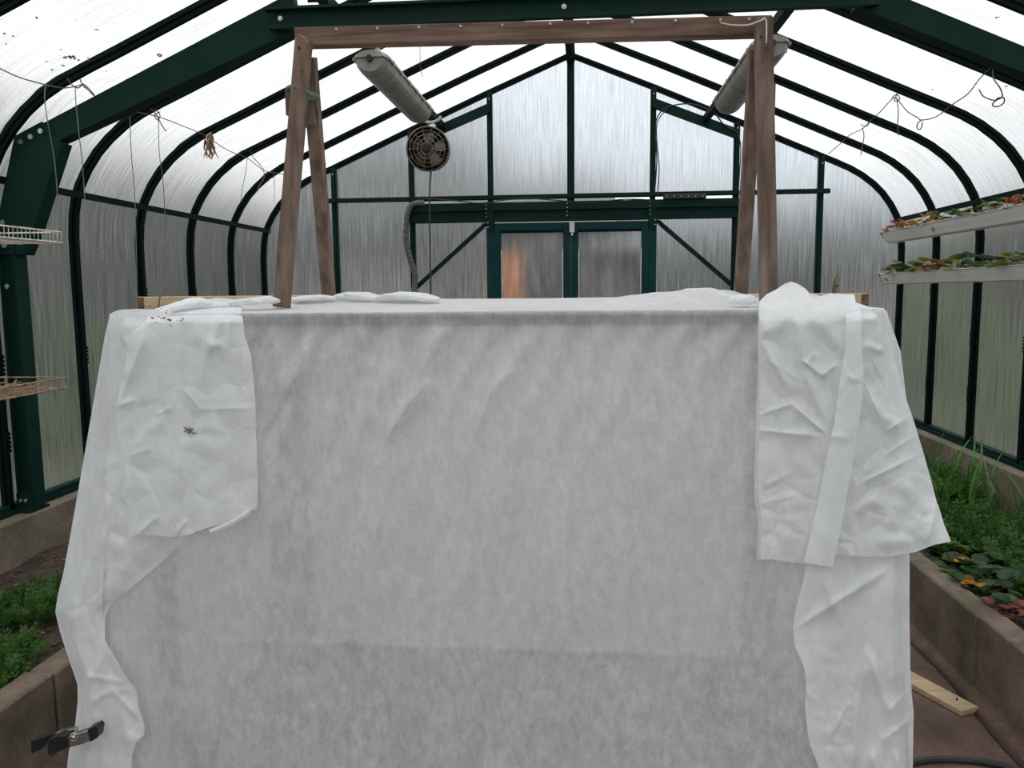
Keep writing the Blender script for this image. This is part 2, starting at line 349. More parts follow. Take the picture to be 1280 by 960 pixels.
bm = bmesh.new(); box(bm, -2.22, 2.22, YG-.075, YG-.045, 2.372, 2.412); box(bm, -2.22, 2.22, YG-.09, YG-.075, 2.378, 2.388); obj('crossbar', bm, green, wbk)
bm = bmesh.new(); box(bm, -2.86, 2.86, YG-.03, YG+.02, .42, .47); obj('sill_rail', bm, green, wbk)
bm = bmesh.new(); box(bm, -1.455, 1.455, YG-.10, YG+.0, 2.275, 2.345); box(bm, -1.455, 1.455, YG-.07, YG, 2.18, 2.275); box(bm, -1.455, 1.455, YG-.09, YG, 2.180, 2.200); obj('door_header', bm, green, wbk)
for s in (-1, 1):
    bm = bmesh.new(); bar(bm, (s*PP, YG-.06, 3.165), (s*2*PP, YG-.06, 2.885), .05, .075); obj('short_rafter', bm, green, wbk)
    bm = bmesh.new(); bar(bm, (s*.725, YG-.05, 2.193), (s*1.44, YG-.05, 1.575), .02, .038); obj('diagonal_brace', bm, green, wbk)
    bm = bmesh.new(); box(bm, s*PP-.03, s*PP+.03, YG-.095, YG-.085, 2.10, 2.30); obj('gusset_plate', bm, green, wbk)
    for q in ((-.012, 2.13), (.012, 2.13), (-.012, 2.17), (.012, 2.17)): bolt(wbk, (s*PP+q[0]+s*.03, YG-.097, q[1]), (0, -1, 0), .006)
    bm = bmesh.new(); box(bm, s*PP-.035, s*PP+.035, YG-.07, YG, 0, 2.19); obj('door_post', bm, door_m, wbk)
for x in [k*.18 for k in range(-7, 8)]:
    if abs(abs(x)-.72) < .05 or abs(x) < .05:
        for z in (2.22, 2.255, 2.29, 2.325): bolt(wbk, (x-.03, YG-.102, z), (0, -1, 0), .005)
for n_, (x0, x1) in enumerate(((-.685, -.005), (.005, .685))):
    d = empty('door_%d' % (n_+1), ((x0+x1)/2, YG-.03, 0), kind='structure')
    for a, b, c, dd in ((x0, x0+.062, .02, 2.165), (x1-.062, x1, .02, 2.165), (x0+.062, x1-.062, 2.095, 2.165), (x0+.062, x1-.062, .02, .14), (x0+.062, x1-.062, .95, 1.03)):
        obj('door_frame', bx(a, b, YG-.075, YG-.02, c, dd, bev=.004), door_m, d)
    for a in (x0+.062, x1-.072): obj('glazing_bead', bx(a, a+.010, YG-.088, YG-.075, .1, 1.93), steel, d)
    bm = bmesh.new(); box(bm, x0+.062, x1-.062, YG-.09, YG-.075, 2.075, 2.100); obj('top_bead', bm, rib_m, d)
    for (c, dd) in ((.14, .95), (1.03, 2.095)): gpane(x0+.062, x1-.062, c, dd, glz_door, d, 'door_pane', YG-.04)
for k, nm in ((.03, 'door_lock'),):
    t = empty('door_lock', (.012, YG-.1, 2.1), 'small grey lock box on the top of the double doors where they meet', 'lock')
    obj('lock_body', bx(-.012, .036, YG-.125, YG-.078, 2.07, 2.16, bev=.004), steel, t); obj('latch', bx(.004, .020, YG-.12, YG-.09, 2.045, 2.07), steel, t)
# front gable behind the camera; open doorway added to light the fleece front
for k in range(-3, 4):
    x = k*PP; obj('gable_post', bx(x-.025, x+.025, YF-.01, YF+.03, .45 if abs(k) > 1 else 2.42, prof_z(x)-.01), green, wfr)
for k in range(-3, 3): gpane(k*PP+.02, (k+1)*PP-.02, 2.42 if k in (-2, -1, 0, 1) else .45, None, parent=wfr, y=YF-.02)
for s in (-1, 1):
    a, b = sorted((s*(3*PP+.02), s*2.85)); gpane(a, b, .45, None, parent=wfr, y=YF-.02)
for a_, b_ in ((-2.85, -1.45), (1.45, 2.85)): obj('sill_wall', bx(a_, b_, YF-.1, YF+.05, -.1, .45), conc, wfr)
obj('lintel', bx(-1.46, 1.46, YF-.05, YF, 2.35, 2.42), green, wfr)

# ------------------------------------------------------------------ portal truss
TY = 3.88
tr = empty('portal_frame', (0, TY, 0), 'heavy dark green steel portal frame crossing the roof in front of the wooden beam', 'frame', kind='structure')
def ppoly(l, y, mir=None): return [px(a, b, 1, y) for a, b in l]
def mirror(P): return [Vector((-p.x, p.y, p.z)) for p in P]
L_raft = ppoly([(52, 152), (345, 8), (372, 34), (70, 176)], TY)
L_raft = [Vector((-2.60, TY, 2.45)), Vector((-1.18, TY, 3.00)), Vector((-1.18, TY, 2.885)), Vector((-2.55, TY, 2.352))]
L_raft = [px(50, 156, 1, TY), px(365, -10, 1, TY), px(372, 36, 1, TY), px(72, 176, 1, TY)]
R_raft = [Vector((2.60, TY, px(1310, 72, 1, TY).z-.424*(2.60-px(1310, 72, 1, TY).x))), px(1070, -28, 1, TY), px(1070, 8, 1, TY), Vector((2.55, TY, px(1300, 98, 1, TY).z-.424*(2.55-px(1300, 98, 1, TY).x)))]
for P in (L_raft, R_raft):
    bm = bmesh.new(); prism(bm, P, (0, .06, 0)); lo0, lo1 = (P[3], P[2])
    bar(bm, lo0+Vector((0, .03, 0)), lo1+Vector((0, .03, 0)), .085, .012); obj('truss_rafter', bm, truss_m, tr)
K = [px(*q, 1, TY-.012) for q in [(18, 170), (52, 152), (76, 178), (40, 290), (28, 318), (-12, 318)]]
for P, s in ((K, -1), (mirror(K), 1)):
    bm = bmesh.new(); prism(bm, P, (0, .012, 0)); obj('knee_plate', bm, truss_m, tr)
    bm = bmesh.new(); a = P[2]; b = P[3]; bar(bm, (a.x, TY+.03, a.z), (b.x, TY+.03, b.z), .08, .012); bar(bm, (b.x, TY+.03, b.z), (P[4].x, TY+.03, P[4].z), .08, .012)
    prism(bm, [p+Vector((0, .013, 0)) for p in P], (0, .05, 0)); obj('knee_flange', bm, truss_m, tr)
for (a, b) in ((51, 164), (38.5, 171), (26, 177.5), (3, 278), (6, 307), (9, 358)):
    p = px(a, b, 1, TY-.02); bolt(tr, p, (0, -1, 0), .013); bolt(tr, (-p.x, p.y, p.z), (0, -1, 0), .013)
for s in (-1, 1):
    ci = px(28, 320, 1, TY).x; x0, x1 = -2.845, -2.752
    if s > 0: x0, x1 = 2.752, 2.845
    bm = bmesh.new(); box(bm, x0, x1, TY, TY+.055, .40, 1.82); box(bm, x0, x0+.01, TY-.02, TY+.07, .40, 1.82); box(bm, x1-.01, x1, TY-.02, TY+.07, .40, 1.82); obj('column', bm, truss_m, tr)
    bm = bmesh.new(); box(bm, x0-.0, x1+.0, TY-.05, TY+.1, .425, .44); box(bm, x0+.005, x1-.005, TY-.032, TY-.02, .44, .53); obj('foot_plate', bm, truss_m, tr)
    for q in (.03, .06): bolt(tr, (x0+q, TY-.034, .49), (0, -1, 0), .009)
bm = bmesh.new(); a, b = px(338, 9, 1, TY-.03), px(1093, -12, 1, TY-.03)
lx, rx = px(338, 20, 1, TY-.03).x, px(1098, 0, 1, TY-.03).x
z1 = px(700, -4, 1, TY-.03).z; z0 = px(700, 22, 1, TY-.03).z
box(bm, lx, rx, TY-.03, TY-.02, z0, z1); box(bm, lx, rx, TY-.03, TY+.0, z0, z0+.010); box(bm, lx-.02, rx+.02, TY-.065, TY-.02, z1-.012, z1); box(bm, lx, rx, TY-.055, TY-.02, z0-.006, z0+.012)
obj('tie_beam', bm, green, tr)
for x in (lx+.05, rx-.05, (lx+rx)/2): bolt(tr, (x, TY-.032, (z0+z1)/2), (0, -1, 0), .012, name='bolt')

# lamp rails
RX = (-1.135, 1.16)
for s, x in zip((-1, 1), RX):
    t = empty('lamp_rail', (x, TY, 2.97), 'dark green rail from portal frame to gable above the %s tube light' % ('left' if s < 0 else 'right'), 'rail')
    bm = bmesh.new(); bar(bm, (x, TY+.0, 2.985), (x, YG-.04, 3.03), .034, .05); bar(bm, (x, TY, 2.955), (x, YG-.04, 3.0), .05, .010); obj('rail', bm, rib_m, t)
    obj('end_plate', bx(x-.05, x+.05, TY+.0, TY+.01, 2.93, 3.05), rib_m, t)
    # light
    lxx = x + (.055 if s < 0 else -.03); y0, y1, zc = 4.60, 5.98, 2.865
    l = empty('tube_light', (lxx, (y0+y1)/2, zc), 'long grey diffuser tube light hanging under the %s rail%s' % (('left', ', above the round fan') if s < 0 else ('right', ', partly behind the timber leg')), 'lamp', 'fluorescent tube lights')
    def shell(bm, f, zlo, zhi, ya, yb, wid):
        ys = [ya, ya+.03, ya+.07, yb-.07, yb-.03, yb]; sc = [.55, .86, 1, 1, .86, .55]
        rings = []
        for yy, q in zip(ys, sc):
            pts = []
            for k in range(13):
                t_ = math.pi*k/12; pts.append(Vector((lxx+math.cos(t_)*wid*(.8+.2*q)*q**.3, yy, zlo + (zhi-zlo)*(1-math.sin(t_)*(.55+.45*q)) if f > 0 else zlo+(zhi-zlo)*math.sin(t_)*(.5+.5*q))))
            rings.append([bm.verts.new(p) for p in pts])
        for A, B in zip(rings, rings[1:]):
            for k in range(12): bm.faces.new((A[k], A[k+1], B[k+1], B[k]))
        for A in (rings[0], rings[-1]): bm.faces.new(A)
        bmesh.ops.recalc_face_normals(bm, faces=bm.faces)
    bm = bmesh.new(); shell(bm, 1, zc-.085, zc+.01, y0, y1, .098); obj('diffuser', bm, lamp_m, l, smooth=False)
    bm = bmesh.new(); shell(bm, -1, zc+.01, zc+.06, y0-.01, y1+.01, .105); box(bm, lxx-.108, lxx+.108, y0+.02, y1-.02, zc+.002, zc+.016); obj('housing', bm, lampbody, l)
    for yy in (y0+.18, y1-.18): obj('hanger', bx(lxx-.012, lxx+.012, yy-.01, yy+.01, zc+.03, 3.0), steel, l)
    for k in range(6):
        for sg in (-1, 1): obj('clip', bx(lxx+sg*.106-.004, lxx+sg*.106+.004, y0+.12+k*.22, y0+.14+k*.22, zc-.01, zc+.02), lampbody, l)
    obj('cable_gland', tb([(lxx, y0-.03, zc), (lxx, y0+.02, zc)], .018, 10), rubber, l)
# cable from right lamp over the gable
gy = YG-.09
pp_ = lambda l, y: [px(a, b, 1, y) for a, b in l]
def smoothpath(P, n=6):
    P = [Vector(p) for p in P]; out = []
    for i in range(len(P)-1):
        a = P[max(0, i-1)]; b = P[i]; c = P[i+1]; d = P[min(len(P)-1, i+2)]
        for k in range(n):
            t = k/n; out.append(.5*((2*b)+(c-a)*t+(2*a-5*b+4*c-d)*t*t+(3*b-a-3*c+d)*t**3))
    out.append(P[-1]); return out
tag(obj('cable', tb(smoothpath(pp_([(818, 243), (821, 200), (819, 160), (826, 140), (845, 131), (870, 131), (893, 142), (905, 156), (921, 165)], gy)), .006), black), 'black cable looping over the short rafter right of the doors', 'cable')
tag(obj('cable', tb(smoothpath(pp_([(822, 243), (824, 210), (821, 175), (822, 152), (834, 136)], gy-.012)), .005), black), 'second thinner black cable beside the post right of the doors', 'cable')
tag(obj('cable', tb(smoothpath(pp_([(921, 165), (926, 185), (923, 240), (924, 258), (922, 300), (920, 365)], gy)), .005), black), 'black cable running down the gable post behind the right timber legs', 'cable')
tag(obj('cable', tb(smoothpath(pp_([(512, 256), (530, 249), (570, 251), (600, 254), (630, 250), (660, 248), (690, 250), (716, 252), (745, 253), (780, 249), (816, 250)], gy-.005)), .006), black), 'black cable lying along the gable crossbar above the doors', 'cable')
t = empty('power_strip', px(857, 246, 1, gy), 'slim black perforated power strip on the crossbar right of the doors', 'power strip')
a = px(829, 249, 1, gy-.03); b = px(883, 243, 1, gy-.03)
obj('housing', bx(a.x, b.x, gy-.03, gy-.005, a.z, b.z+.01, bev=.004), black, t)
for k in range(6):
    xx = a.x+(b.x-a.x)*(k+.5)/6; bolt(t, (xx, gy-.031, (a.z+b.z)/2+.005), (0, -1, 0), .006, steel, 'socket')
# duct at gable left
P = smoothpath(pp_([(530, 254), (515, 256), (509, 270), (508, 300), (513, 325), (519, 345), (516, 375), (512, 400)], YG-.12), 8)
bm = bmesh.new(); rr = [.024+.003*(i % 2) for i in range(len(P))]; tube(bm, P, rr, 8); t = tag(obj('corrugated_duct', bm, greyduct), 'grey corrugated duct bending down the gable post left of the doors', 'duct')
# ------------------------------------------------------------------ fan
fc = px(537, 187, 1, 6.55); fr = .175
fan = empty('round_fan', fc, 'round caged metal fan hanging from a white hook under the left tube light', 'fan')
ax = Vector((.05, -1, -.12)).normalized(); u = ax.cross(Vector((0, 0, 1))).normalized(); v = u.cross(ax)
def ring(c, r, n=28): return [c + (u*math.cos(2*math.pi*k/n)+v*math.sin(2*math.pi*k/n))*r for k in range(n)]
bm = bmesh.new(); st = [(-.10, fr*.98), (-.10, fr*.9), (.0, fr*.9), (.10, fr*.82), (.12, fr*.5), (.14, fr*.3)]
st = [(.10, fr*.96), (-.02, fr*.98), (-.10, fr*.90), (-.15, fr*.62), (-.17, fr*.28)]
rings = [[bm.verts.new(p) for p in ring(fc+ax*d, r)] for d, r in st]
for A, B in zip(rings, rings[1:]):
    for k in range(28): bm.faces.new((A[k], A[(k+1) % 28], B[(k+1) % 28], B[k]))
bm.faces.new(rings[-1]); obj('housing', bm, fan_m, fan, smooth=True)
for r, d in ((.97, .10), (.80, .125), (.62, .14), (.44, .15), (.26, .155)):
    obj('guard_ring', tb(ring(fc+ax*d, fr*r), .0032 if r < .9 else .007, 5, True), fan_wire, fan)
for k in range(14):
    t_ = 2*math.pi*k/14; dd = u*math.cos(t_)+v*math.sin(t_)
    obj('guard_wire', tb([fc+ax*.155+dd*fr*.16, fc+ax*.15+dd*fr*.44, fc+ax*.135+dd*fr*.7, fc+ax*.10+dd*fr*.97], .0026, 4), fan_wire, fan)
obj('hub', tb([fc+ax*.03, fc+ax*.155, fc+ax*.16], [.045, .04, .02], 14), black, fan)
for k in range(5):
    t_ = 2*math.pi*k/5+.4; a_ = u*math.cos(t_)+v*math.sin(t_); b_ = -u*math.sin(t_)+v*math.cos(t_); bm = bmesh.new()
    q = [fc+ax*.05+a_*.03-b_*.02, fc+ax*.03+a_*.13-b_*.055, fc+ax*.045+a_*.145+b_*.0, fc+ax*.07+a_*.12+b_*.045, fc+ax*.06+a_*.03+b_*.02]
    prism(bm, q, ax*.003); obj('fan_blade', bm, fan_m, fan)
obj('eye_hook', tb([fc+v*fr*.95, fc+v*(fr+.05)], .005, 6), steel, fan)
hk = [px(a, b, 1, 6.5) for a, b in ((520, 152), (524, 151), (531, 152), (537, 153), (543, 152), (549, 149), (551, 145))]
tag(obj('hanging_hook', tb(smoothpath(hk), .011, 8), white_wire), 'pale white hook bar holding the round fan on the rail end', 'hook')
tag(obj('fan_cord', tb(smoothpath([fc-v*fr*.9-ax*.05, px(537, 240, 1, 6.6), px(537.5, 300, 1, 6.62), px(538.5, 360, 1, 6.6), px(539, 420, 1, 6.6), (fc.x, 6.6, .9)]), .0065, 6), rubber), 'thin dark cord hanging straight down from the round fan', 'cord')

# ------------------------------------------------------------------ strings
def wire(name, pts, ax_, v, r, m, label, cat='string', group=None):
    return tag(obj(name, tb(smoothpath([px(a, b, ax_, v) for a, b in pts], 5), r, 5), m), label, cat, group)
XL = -2.29
wire('support_wire', [(-15, 78), (20, 95), (46, 103), (66, 108), (80, 110), (95, 108), (104, 107), (118, 120), (135, 130), (150, 136), (175, 141), (198, 146), (225, 156), (255, 169), (285, 188), (308, 197), (330, 213), (345, 216), (370, 221)], 0, XL, .0028, string_b, 'thin grey wire strung along the left eave from rib to rib', 'wire')
for pts, lb in (([(57, 104), (56, 125), (60, 155), (68, 200), (72, 245)], 'string hanging from the wire over the portal frame corner, leftmost of all'),
                ([(94, 109), (95, 130), (99, 170), (103, 205), (106, 250)], 'string hanging in front of the steel knee, second from the left'),
                ([(162, 141), (164, 190), (168, 240), (170, 300), (171, 360)], 'green string hanging beside the second rib right of the portal frame'),
                ([(198, 146), (199, 190), (203, 220), (206, 265), (206, 320)], 'string hanging between the second and third rib, longest one'),
                ([(309, 197), (307, 215), (303, 235), (301, 252)], 'short string hanging just before the fourth rib'),
                ([(342, 216), (343, 235), (343, 254)], 'shortest string, nearest the left timber leg')):
    wire('hanging_string', pts, 0, XL, .0022, string_g, 'pale green '+lb if not lb.startswith('green') else lb, 'string', 'strings hanging from the left wire')
TK = ['brown twisted twine at the left wire knot above the portal rafter end', 'tiny twine knot just left of the twisted twine on the portal rafter', 'twine end dangling from the wire at the second rib right of the portal frame', 'small closed twine loop at the second rib right of the portal frame', 'long curled twine end near the left timber leg']
for pts in ([(84, 98), (90, 106), (98, 110), (104, 105), (112, 112), (118, 119)], [(100, 99), (103, 106), (108, 111)], [(188, 136), (195, 143), (203, 158), (208, 164)], [(194, 137), (200, 144), (197, 150), (193, 144), (200, 140)], [(313, 188), (316, 196), (328, 210), (330, 222), (324, 232), (322, 237)]):
    wire('twine_knot', pts, 0, XL+.01, .003, string_b, TK.pop(0), 'twine', 'twine knots on the left wire')
bm = bmesh.new(); r2 = random.Random(3)
for k in range(16):
    x0, y0 = 262+r2.uniform(-3, 4), 165+r2.uniform(0, 6); P = [(x0, y0)]
    for j in range(4): P.append((P[-1][0]+r2.uniform(-3.5, 4), P[-1][1]+r2.uniform(5, 9)))
    tube(bm, [px(a, b, 0, XL+r2.uniform(-.02, .03)) for a, b in P], [.005, .006, .005, .004, .002], 5)
tag(obj('dried_stem_bundle', bm, straw), 'small bundle of dried tendrils tied on the left wire', 'dried plant')
XR = 2.02
wire('support_wire', [(1036, 192), (1050, 180), (1062, 169), (1078, 161), (1086, 153), (1100, 140), (1112, 127), (1119, 122), (1128, 132), (1135, 140), (1147, 147), (1152, 150), (1170, 146), (1190, 131), (1210, 117), (1225, 98), (1240, 83), (1244, 76), (1252, 62), (1260, 51)], 0, XR, .003, string_b, 'slack brown wire looping along the right eave between ribs', 'wire')
for pts, lb in (([(1152, 150), (1148, 153), (1146, 159), (1149, 162), (1152, 159), (1153, 152)], 'small closed wire loop at the lowest point of the slack right wire'),
                ([(1241, 84), (1242, 98), (1250, 110), (1253, 120), (1248, 124), (1240, 125), (1229, 120), (1224, 112)], 'curled wire end dangling below the right portal rafter'),
                ([(1248, 124), (1242, 128), (1241, 132), (1248, 133), (1255, 128), (1254, 122), (1246, 123)], 'tangled wire curl at the tip of the dangling right wire'),
                ([(1236, 74), (1228, 79), (1222, 75), (1226, 71), (1234, 71)], 'wire loop tucked against the right portal rafter'),
                ([(1078, 160), (1080, 170), (1078, 182), (1076, 194)], 'short brown twine end hanging from the right wire, nearest the gable'),
                ([(1121, 122), (1123, 140), (1122, 155), (1123, 169)], 'straight brown twine hanging from the knot on the right wire'),
                ([(1076, 156), (1083, 158), (1088, 151)], 'stub of twine tied across the right wire'),
                ([(1115, 122), (1121, 118), (1125, 124), (1118, 126), (1122, 116), (1122, 114)], 'thick twine knot tying the right wire to a rib'),
                ([(1019, 192), (1018, 197), (1020, 199), (1022, 194)], 'tiny wire curl at the top of the right gable post')):
    wire('twine', pts, *((0, XR) if 'gable post' not in lb else (1, YG-.05)), .0032, string_b, lb, 'twine')
wire('thin_thread', [(525, 50), (525, 72), (526, 88), (528, 96)], 1, 2.40, .0009, string_g, 'thin thread hanging from the wooden beam left of its middle', 'thread')

# ------------------------------------------------------------------ beds
def bed(s):
    nm = 'left' if s < 0 else 'right'
    cb = empty('bed_curb', (s*1.65, 3, 0), 'concrete block curb of the %s planting bed, edging the floor' % nm, 'curb')
    joints = [YF+.05]; 
    j = (2.353 if s < 0 else 3.026)
    js = sorted([j + k*1.0 for k in range(-6, 6)]); js = [YF+.05]+[q for q in js if YF+.3 < q < 7.0]+[7.2]
    for a, b in zip(js, js[1:]):
        dx = rnd.uniform(-.006, .006); dz = rnd.uniform(-.006, .006)
        x0, x1 = sorted((s*1.60+dx, s*1.70+dx))
        obj('concrete_block', bx(x0, x1, a+.003, b-.003, -.02, .33+dz, bev=.007), conc_bed, cb)
    # mortar fillet along the foot
    bm = bmesh.new(); n = 60; ys = [YF+.1+(7.0-YF-.1)*i/n for i in range(n+1)]
    def sc(i):
        w = .05+.03*noise.noise((ys[i]*1.7, s*3, 0)); return [Vector((s*1.605, ys[i], .06+.02*noise.noise((ys[i]*2, 1, 0)))), Vector((s*(1.60-w*.4), ys[i], .02)), Vector((s*(1.60-w), ys[i], .001)), Vector((s*1.605, ys[i], .001))]
    sweep(bm, ys, sc); obj('mortar_fillet', bm, floor_m, cb, smooth=True)
    # soil
    bm = bmesh.new(); nx, ny = 26, 130; G = []
    for i in range(ny+1):
        row = []
        for k in range(nx+1):
            x = 1.69+(2.75-1.69)*k/nx; y = YF+.1+(7.15-YF)*i/ny
            z = .26-.07*k/nx + .03*noise.noise((x*3, y*3, s*5)) + .014*noise.noise((x*14, y*14, s)) + .03*math.sin(math.pi*k/nx)
            row.append(bm.verts.new((s*x, y, z)))
        G.append(row)
    for i in range(ny):
        for k in range(nx): bm.faces.new((G[i][k], G[i+1][k], G[i+1][k+1], G[i][k+1]))
    bmesh.ops.recalc_face_normals(bm, faces=bm.faces)
    tag(obj('bed_soil', bm, soil_m, smooth=True), 'dark crumbly soil filling the %s planting bed' % nm, 'soil', kind='stuff')
bed(-1); bed(1)
def soil_z(x, y, s):
    k = (abs(x)-1.69)/(2.75-1.69); return .26-.07*k + .03*noise.noise((abs(x)*3, y*3, s*5)) + .014*noise.noise((abs(x)*14, y*14, s)) + .03*math.sin(math.pi*max(0, min(1, k)))
def chips(name, s, n, m, label, y0, y1, size, x0=1.72, x1=2.7):
    bm = bmesh.new()
    for k in range(n):
        x = s*rnd.uniform(x0, x1); y = rnd.uniform(y0, y1); z = soil_z(x, y, s)+size*.3; L = size*rnd.uniform(.5, 1.6); a = rnd.uniform(0, 3.14)
        d = Vector((math.cos(a), math.sin(a), rnd.uniform(-.2, .3)))*L; bar(bm, Vector((x, y, z))-d/2, Vector((x, y, z))+d/2, size*.35, size*.15)
    return tag(obj(name, bm, m), label, 'debris', kind='stuff')
chips('bark_litter', -1, 1500, chip_m, 'brown bark and leaf litter on the left bed soil', 1.6, 6, .022)
chips('bark_litter', 1, 1200, chip_m, 'brown leaf litter on the right bed soil', 2.3, 6.5, .022)
chips('pale_litter', -1, 110, pale_chip, 'pale dry stalk pieces on the left bed soil', 1.6, 6, .016)
chips('pale_litter', 1, 130, pale_chip, 'pale dry stalk pieces on the right bed soil', 2.3, 5.5, .024)

def fronds(name, spots, label, hmin=.05, hmax=.11, m=None):
    bm = bmesh.new()
    for (x, y, z, n) in spots:
        for k in range(n):
            a = rnd.uniform(0, 6.28); el = rnd.uniform(.5, 1.3); L = rnd.uniform(hmin, hmax); d = Vector((math.cos(a)*math.cos(el), math.sin(a)*math.cos(el), math.sin(el)))
            side = d.cross(Vector((0, 0, 1))).normalized(); p = Vector((x+rnd.uniform(-.03, .03), y+rnd.uniform(-.03, .03), z))
            up = side.cross(d)
            v0, v1, v2 = bm.verts.new(p), bm.verts.new(p+d*L+side*.0015), bm.verts.new(p+d*L-side*.0015); bm.faces.new((v0, v1, v2))
            for j in range(4):
                q = p+d*L*(.4+.2*j); w = L*.30*(1.1-.2*j)
                for sg in (-1, 1):
                    t1 = q+(side*sg*.8+d*.6)*w+up*w*rnd.uniform(-.4, .3); bm.faces.new((bm.verts.new(q), bm.verts.new(q+(side*sg*.3+d*.7)*w), bm.verts.new(t1), bm.verts.new(q+(side*sg*.8+d*.1)*w*.8)))
    return tag(obj(name, bm, m or frond_m), label, 'seedlings', kind='stuff')
def patch(s, cx_, cy_, rx, ry, n, k):
    out = []
    for _ in range(n):
        a = rnd.uniform(0, 6.28); r = math.sqrt(rnd.random()); x = cx_+rx*r*math.cos(a); y = cy_+ry*r*math.sin(a)
        if abs(x) < 1.74 or abs(x) > 2.7: continue
        out.append((x, y, soil_z(x, y, s), k))
    return out
fronds('seedling_patch', patch(-1, -1.93, 2.35, .16, .26, 90, 5), 'dense bright green feathery seedlings near the left curb, nearest patch')
fronds('seedling_patch', patch(-1, -2.15, 3.0, .22, .33, 130, 5)+patch(-1, -2.2, 2.35, .1, .2, 20, 5), 'larger patch of feathery green seedlings in the middle of the left bed')
fronds('seedling_patch', patch(-1, -2.2, 4.8, .30, .6, 60, 5), 'feathery seedlings farther back in the left bed by the wall')
fronds('seedling_patch', patch(1, 2.2, 4.1, .42, .5, 190, 6), 'feathery green seedlings under the tall grass blades in the right bed', .07, .16)
fronds('seedling_patch', patch(1, 2.25, 3.45, .30, .25, 90, 6), 'bright green feathery seedlings behind the strawberry plants at the right curb', .06, .13)
fronds('seedling_patch', patch(1, 2.1, 5.3, .45, .6, 200, 7), 'feathery seedlings at the far end of the right bed', .08, .18)

# leaf and blade meshes shared between plants
def leaf_mesh(m, seed):
    bm = bmesh.new(); r = random.Random(seed); L = .075
    tube(bm, [(0, 0, 0), (0, L*.5, .03), (0, L, .045)], [.0018, .0016, .0014], 4)
    for ang in (-1.15, 0, 1.15):
        c = Vector((0, L, .045)); dr = Vector((math.sin(ang), math.cos(ang), .05)); sd = Vector((math.cos(ang), -math.sin(ang), 0)); W_ = .020; H = .042
        pts = []
        for k in range(10):
            t = 2*math.pi*k/10; q = c+dr*(H*.5+H*.5*-math.cos(t))+sd*W_*math.sin(t)*(1+.08*(k % 2)); q.z += .006*abs(math.sin(t))-.004*math.cos(t)+r.uniform(-.002, .002); pts.append(bm.verts.new(q))
        cc = bm.verts.new(c+dr*H*.5-Vector((0, 0, .002)))
        for k in range(10): bm.faces.new((cc, pts[k], pts[(k+1) % 10]))
    me = bpy.data.meshes.new('strawberry_leaf'); bm.to_mesh(me); bm.free(); me.materials.append(m)
    for p in me.polygons: p.use_smooth = True
    return me
LM = [leaf_mesh(m, i) for i, m in enumerate((leaf_g, leaf_d, leaf_gd, leaf_o, leaf_r, leaf_y))]
def strawberry(loc, label, group, n, weights, scale=1.0, flat=.5, name='strawberry_plant'):
    t = empty(name, loc, label, 'plant', group)
    for k in range(n):
        a = 6.283*k/n+rnd.uniform(-.4, .4); me = rnd.choices(LM, weights)[0]; sc = scale*rnd.uniform(.7, 1.2)
        mt = Matrix.Rotation(a, 4, 'Z') @ Matrix.Rotation(rnd.uniform(-.35, flat), 4, 'X') @ Matrix.Scale(sc, 4)
        inst('leaf', me, t, mt)
    bm = bmesh.new(); bmesh.ops.create_icosphere(bm, subdivisions=1, radius=.012*scale); 
    for v_ in bm.verts: v_.co.z *= .7
    me = bpy.data.meshes.new('crown'); bm.to_mesh(me); bm.free(); me.materials.append(leaf_r); inst('crown', me, t)
    return t
sp = [(1196, 718), (1215, 742), (1240, 700), (1250, 735), (1278, 752), (1190, 700), (1225, 722), (1262, 712), (1175, 690), (1280, 720), (1258, 770), (1300, 770), (1210, 690), (1320, 740)]
places = ['at the near end of the right curb', 'overhanging the right curb', 'with orange leaf in the right bed', 'beside the fleece hem in the right bed']
SPW = ['at the curb just below the fleece corner', 'leaning over the curb, second from the fleece', 'in the middle of the bed behind the curb', 'between the curb and the bed middle, third row', 'above the curb joint near the picture edge', 'farthest back beside the fleece hem', 'in the second row behind the curb plants', 'in the second row at the picture edge', 'tucked under the pointed fleece corner', 'at the picture edge in the middle of the bed', 'hanging over the curb by brown dead leaves', 'just beyond the picture edge at the curb', 'in the back row in front of the grass clumps', 'beyond the picture edge in the bed']
for k, (a, b) in enumerate(sp):
    p = px(a, b, 2, .29); x = min(2.6, max(1.76, p.x)); p = Vector((x, p.y, soil_z(x, p.y, 1)-.004))
    strawberry(p, 'strawberry plant with dull green leaves '+SPW[k], 'strawberry plants along the right curb', 10, (3, 6, 4, .5, .6, .3) if k not in (10, 4) else (0, 1, 1, 1, 6, .5), 1.35 if k not in (10, 4) else .8, .35)
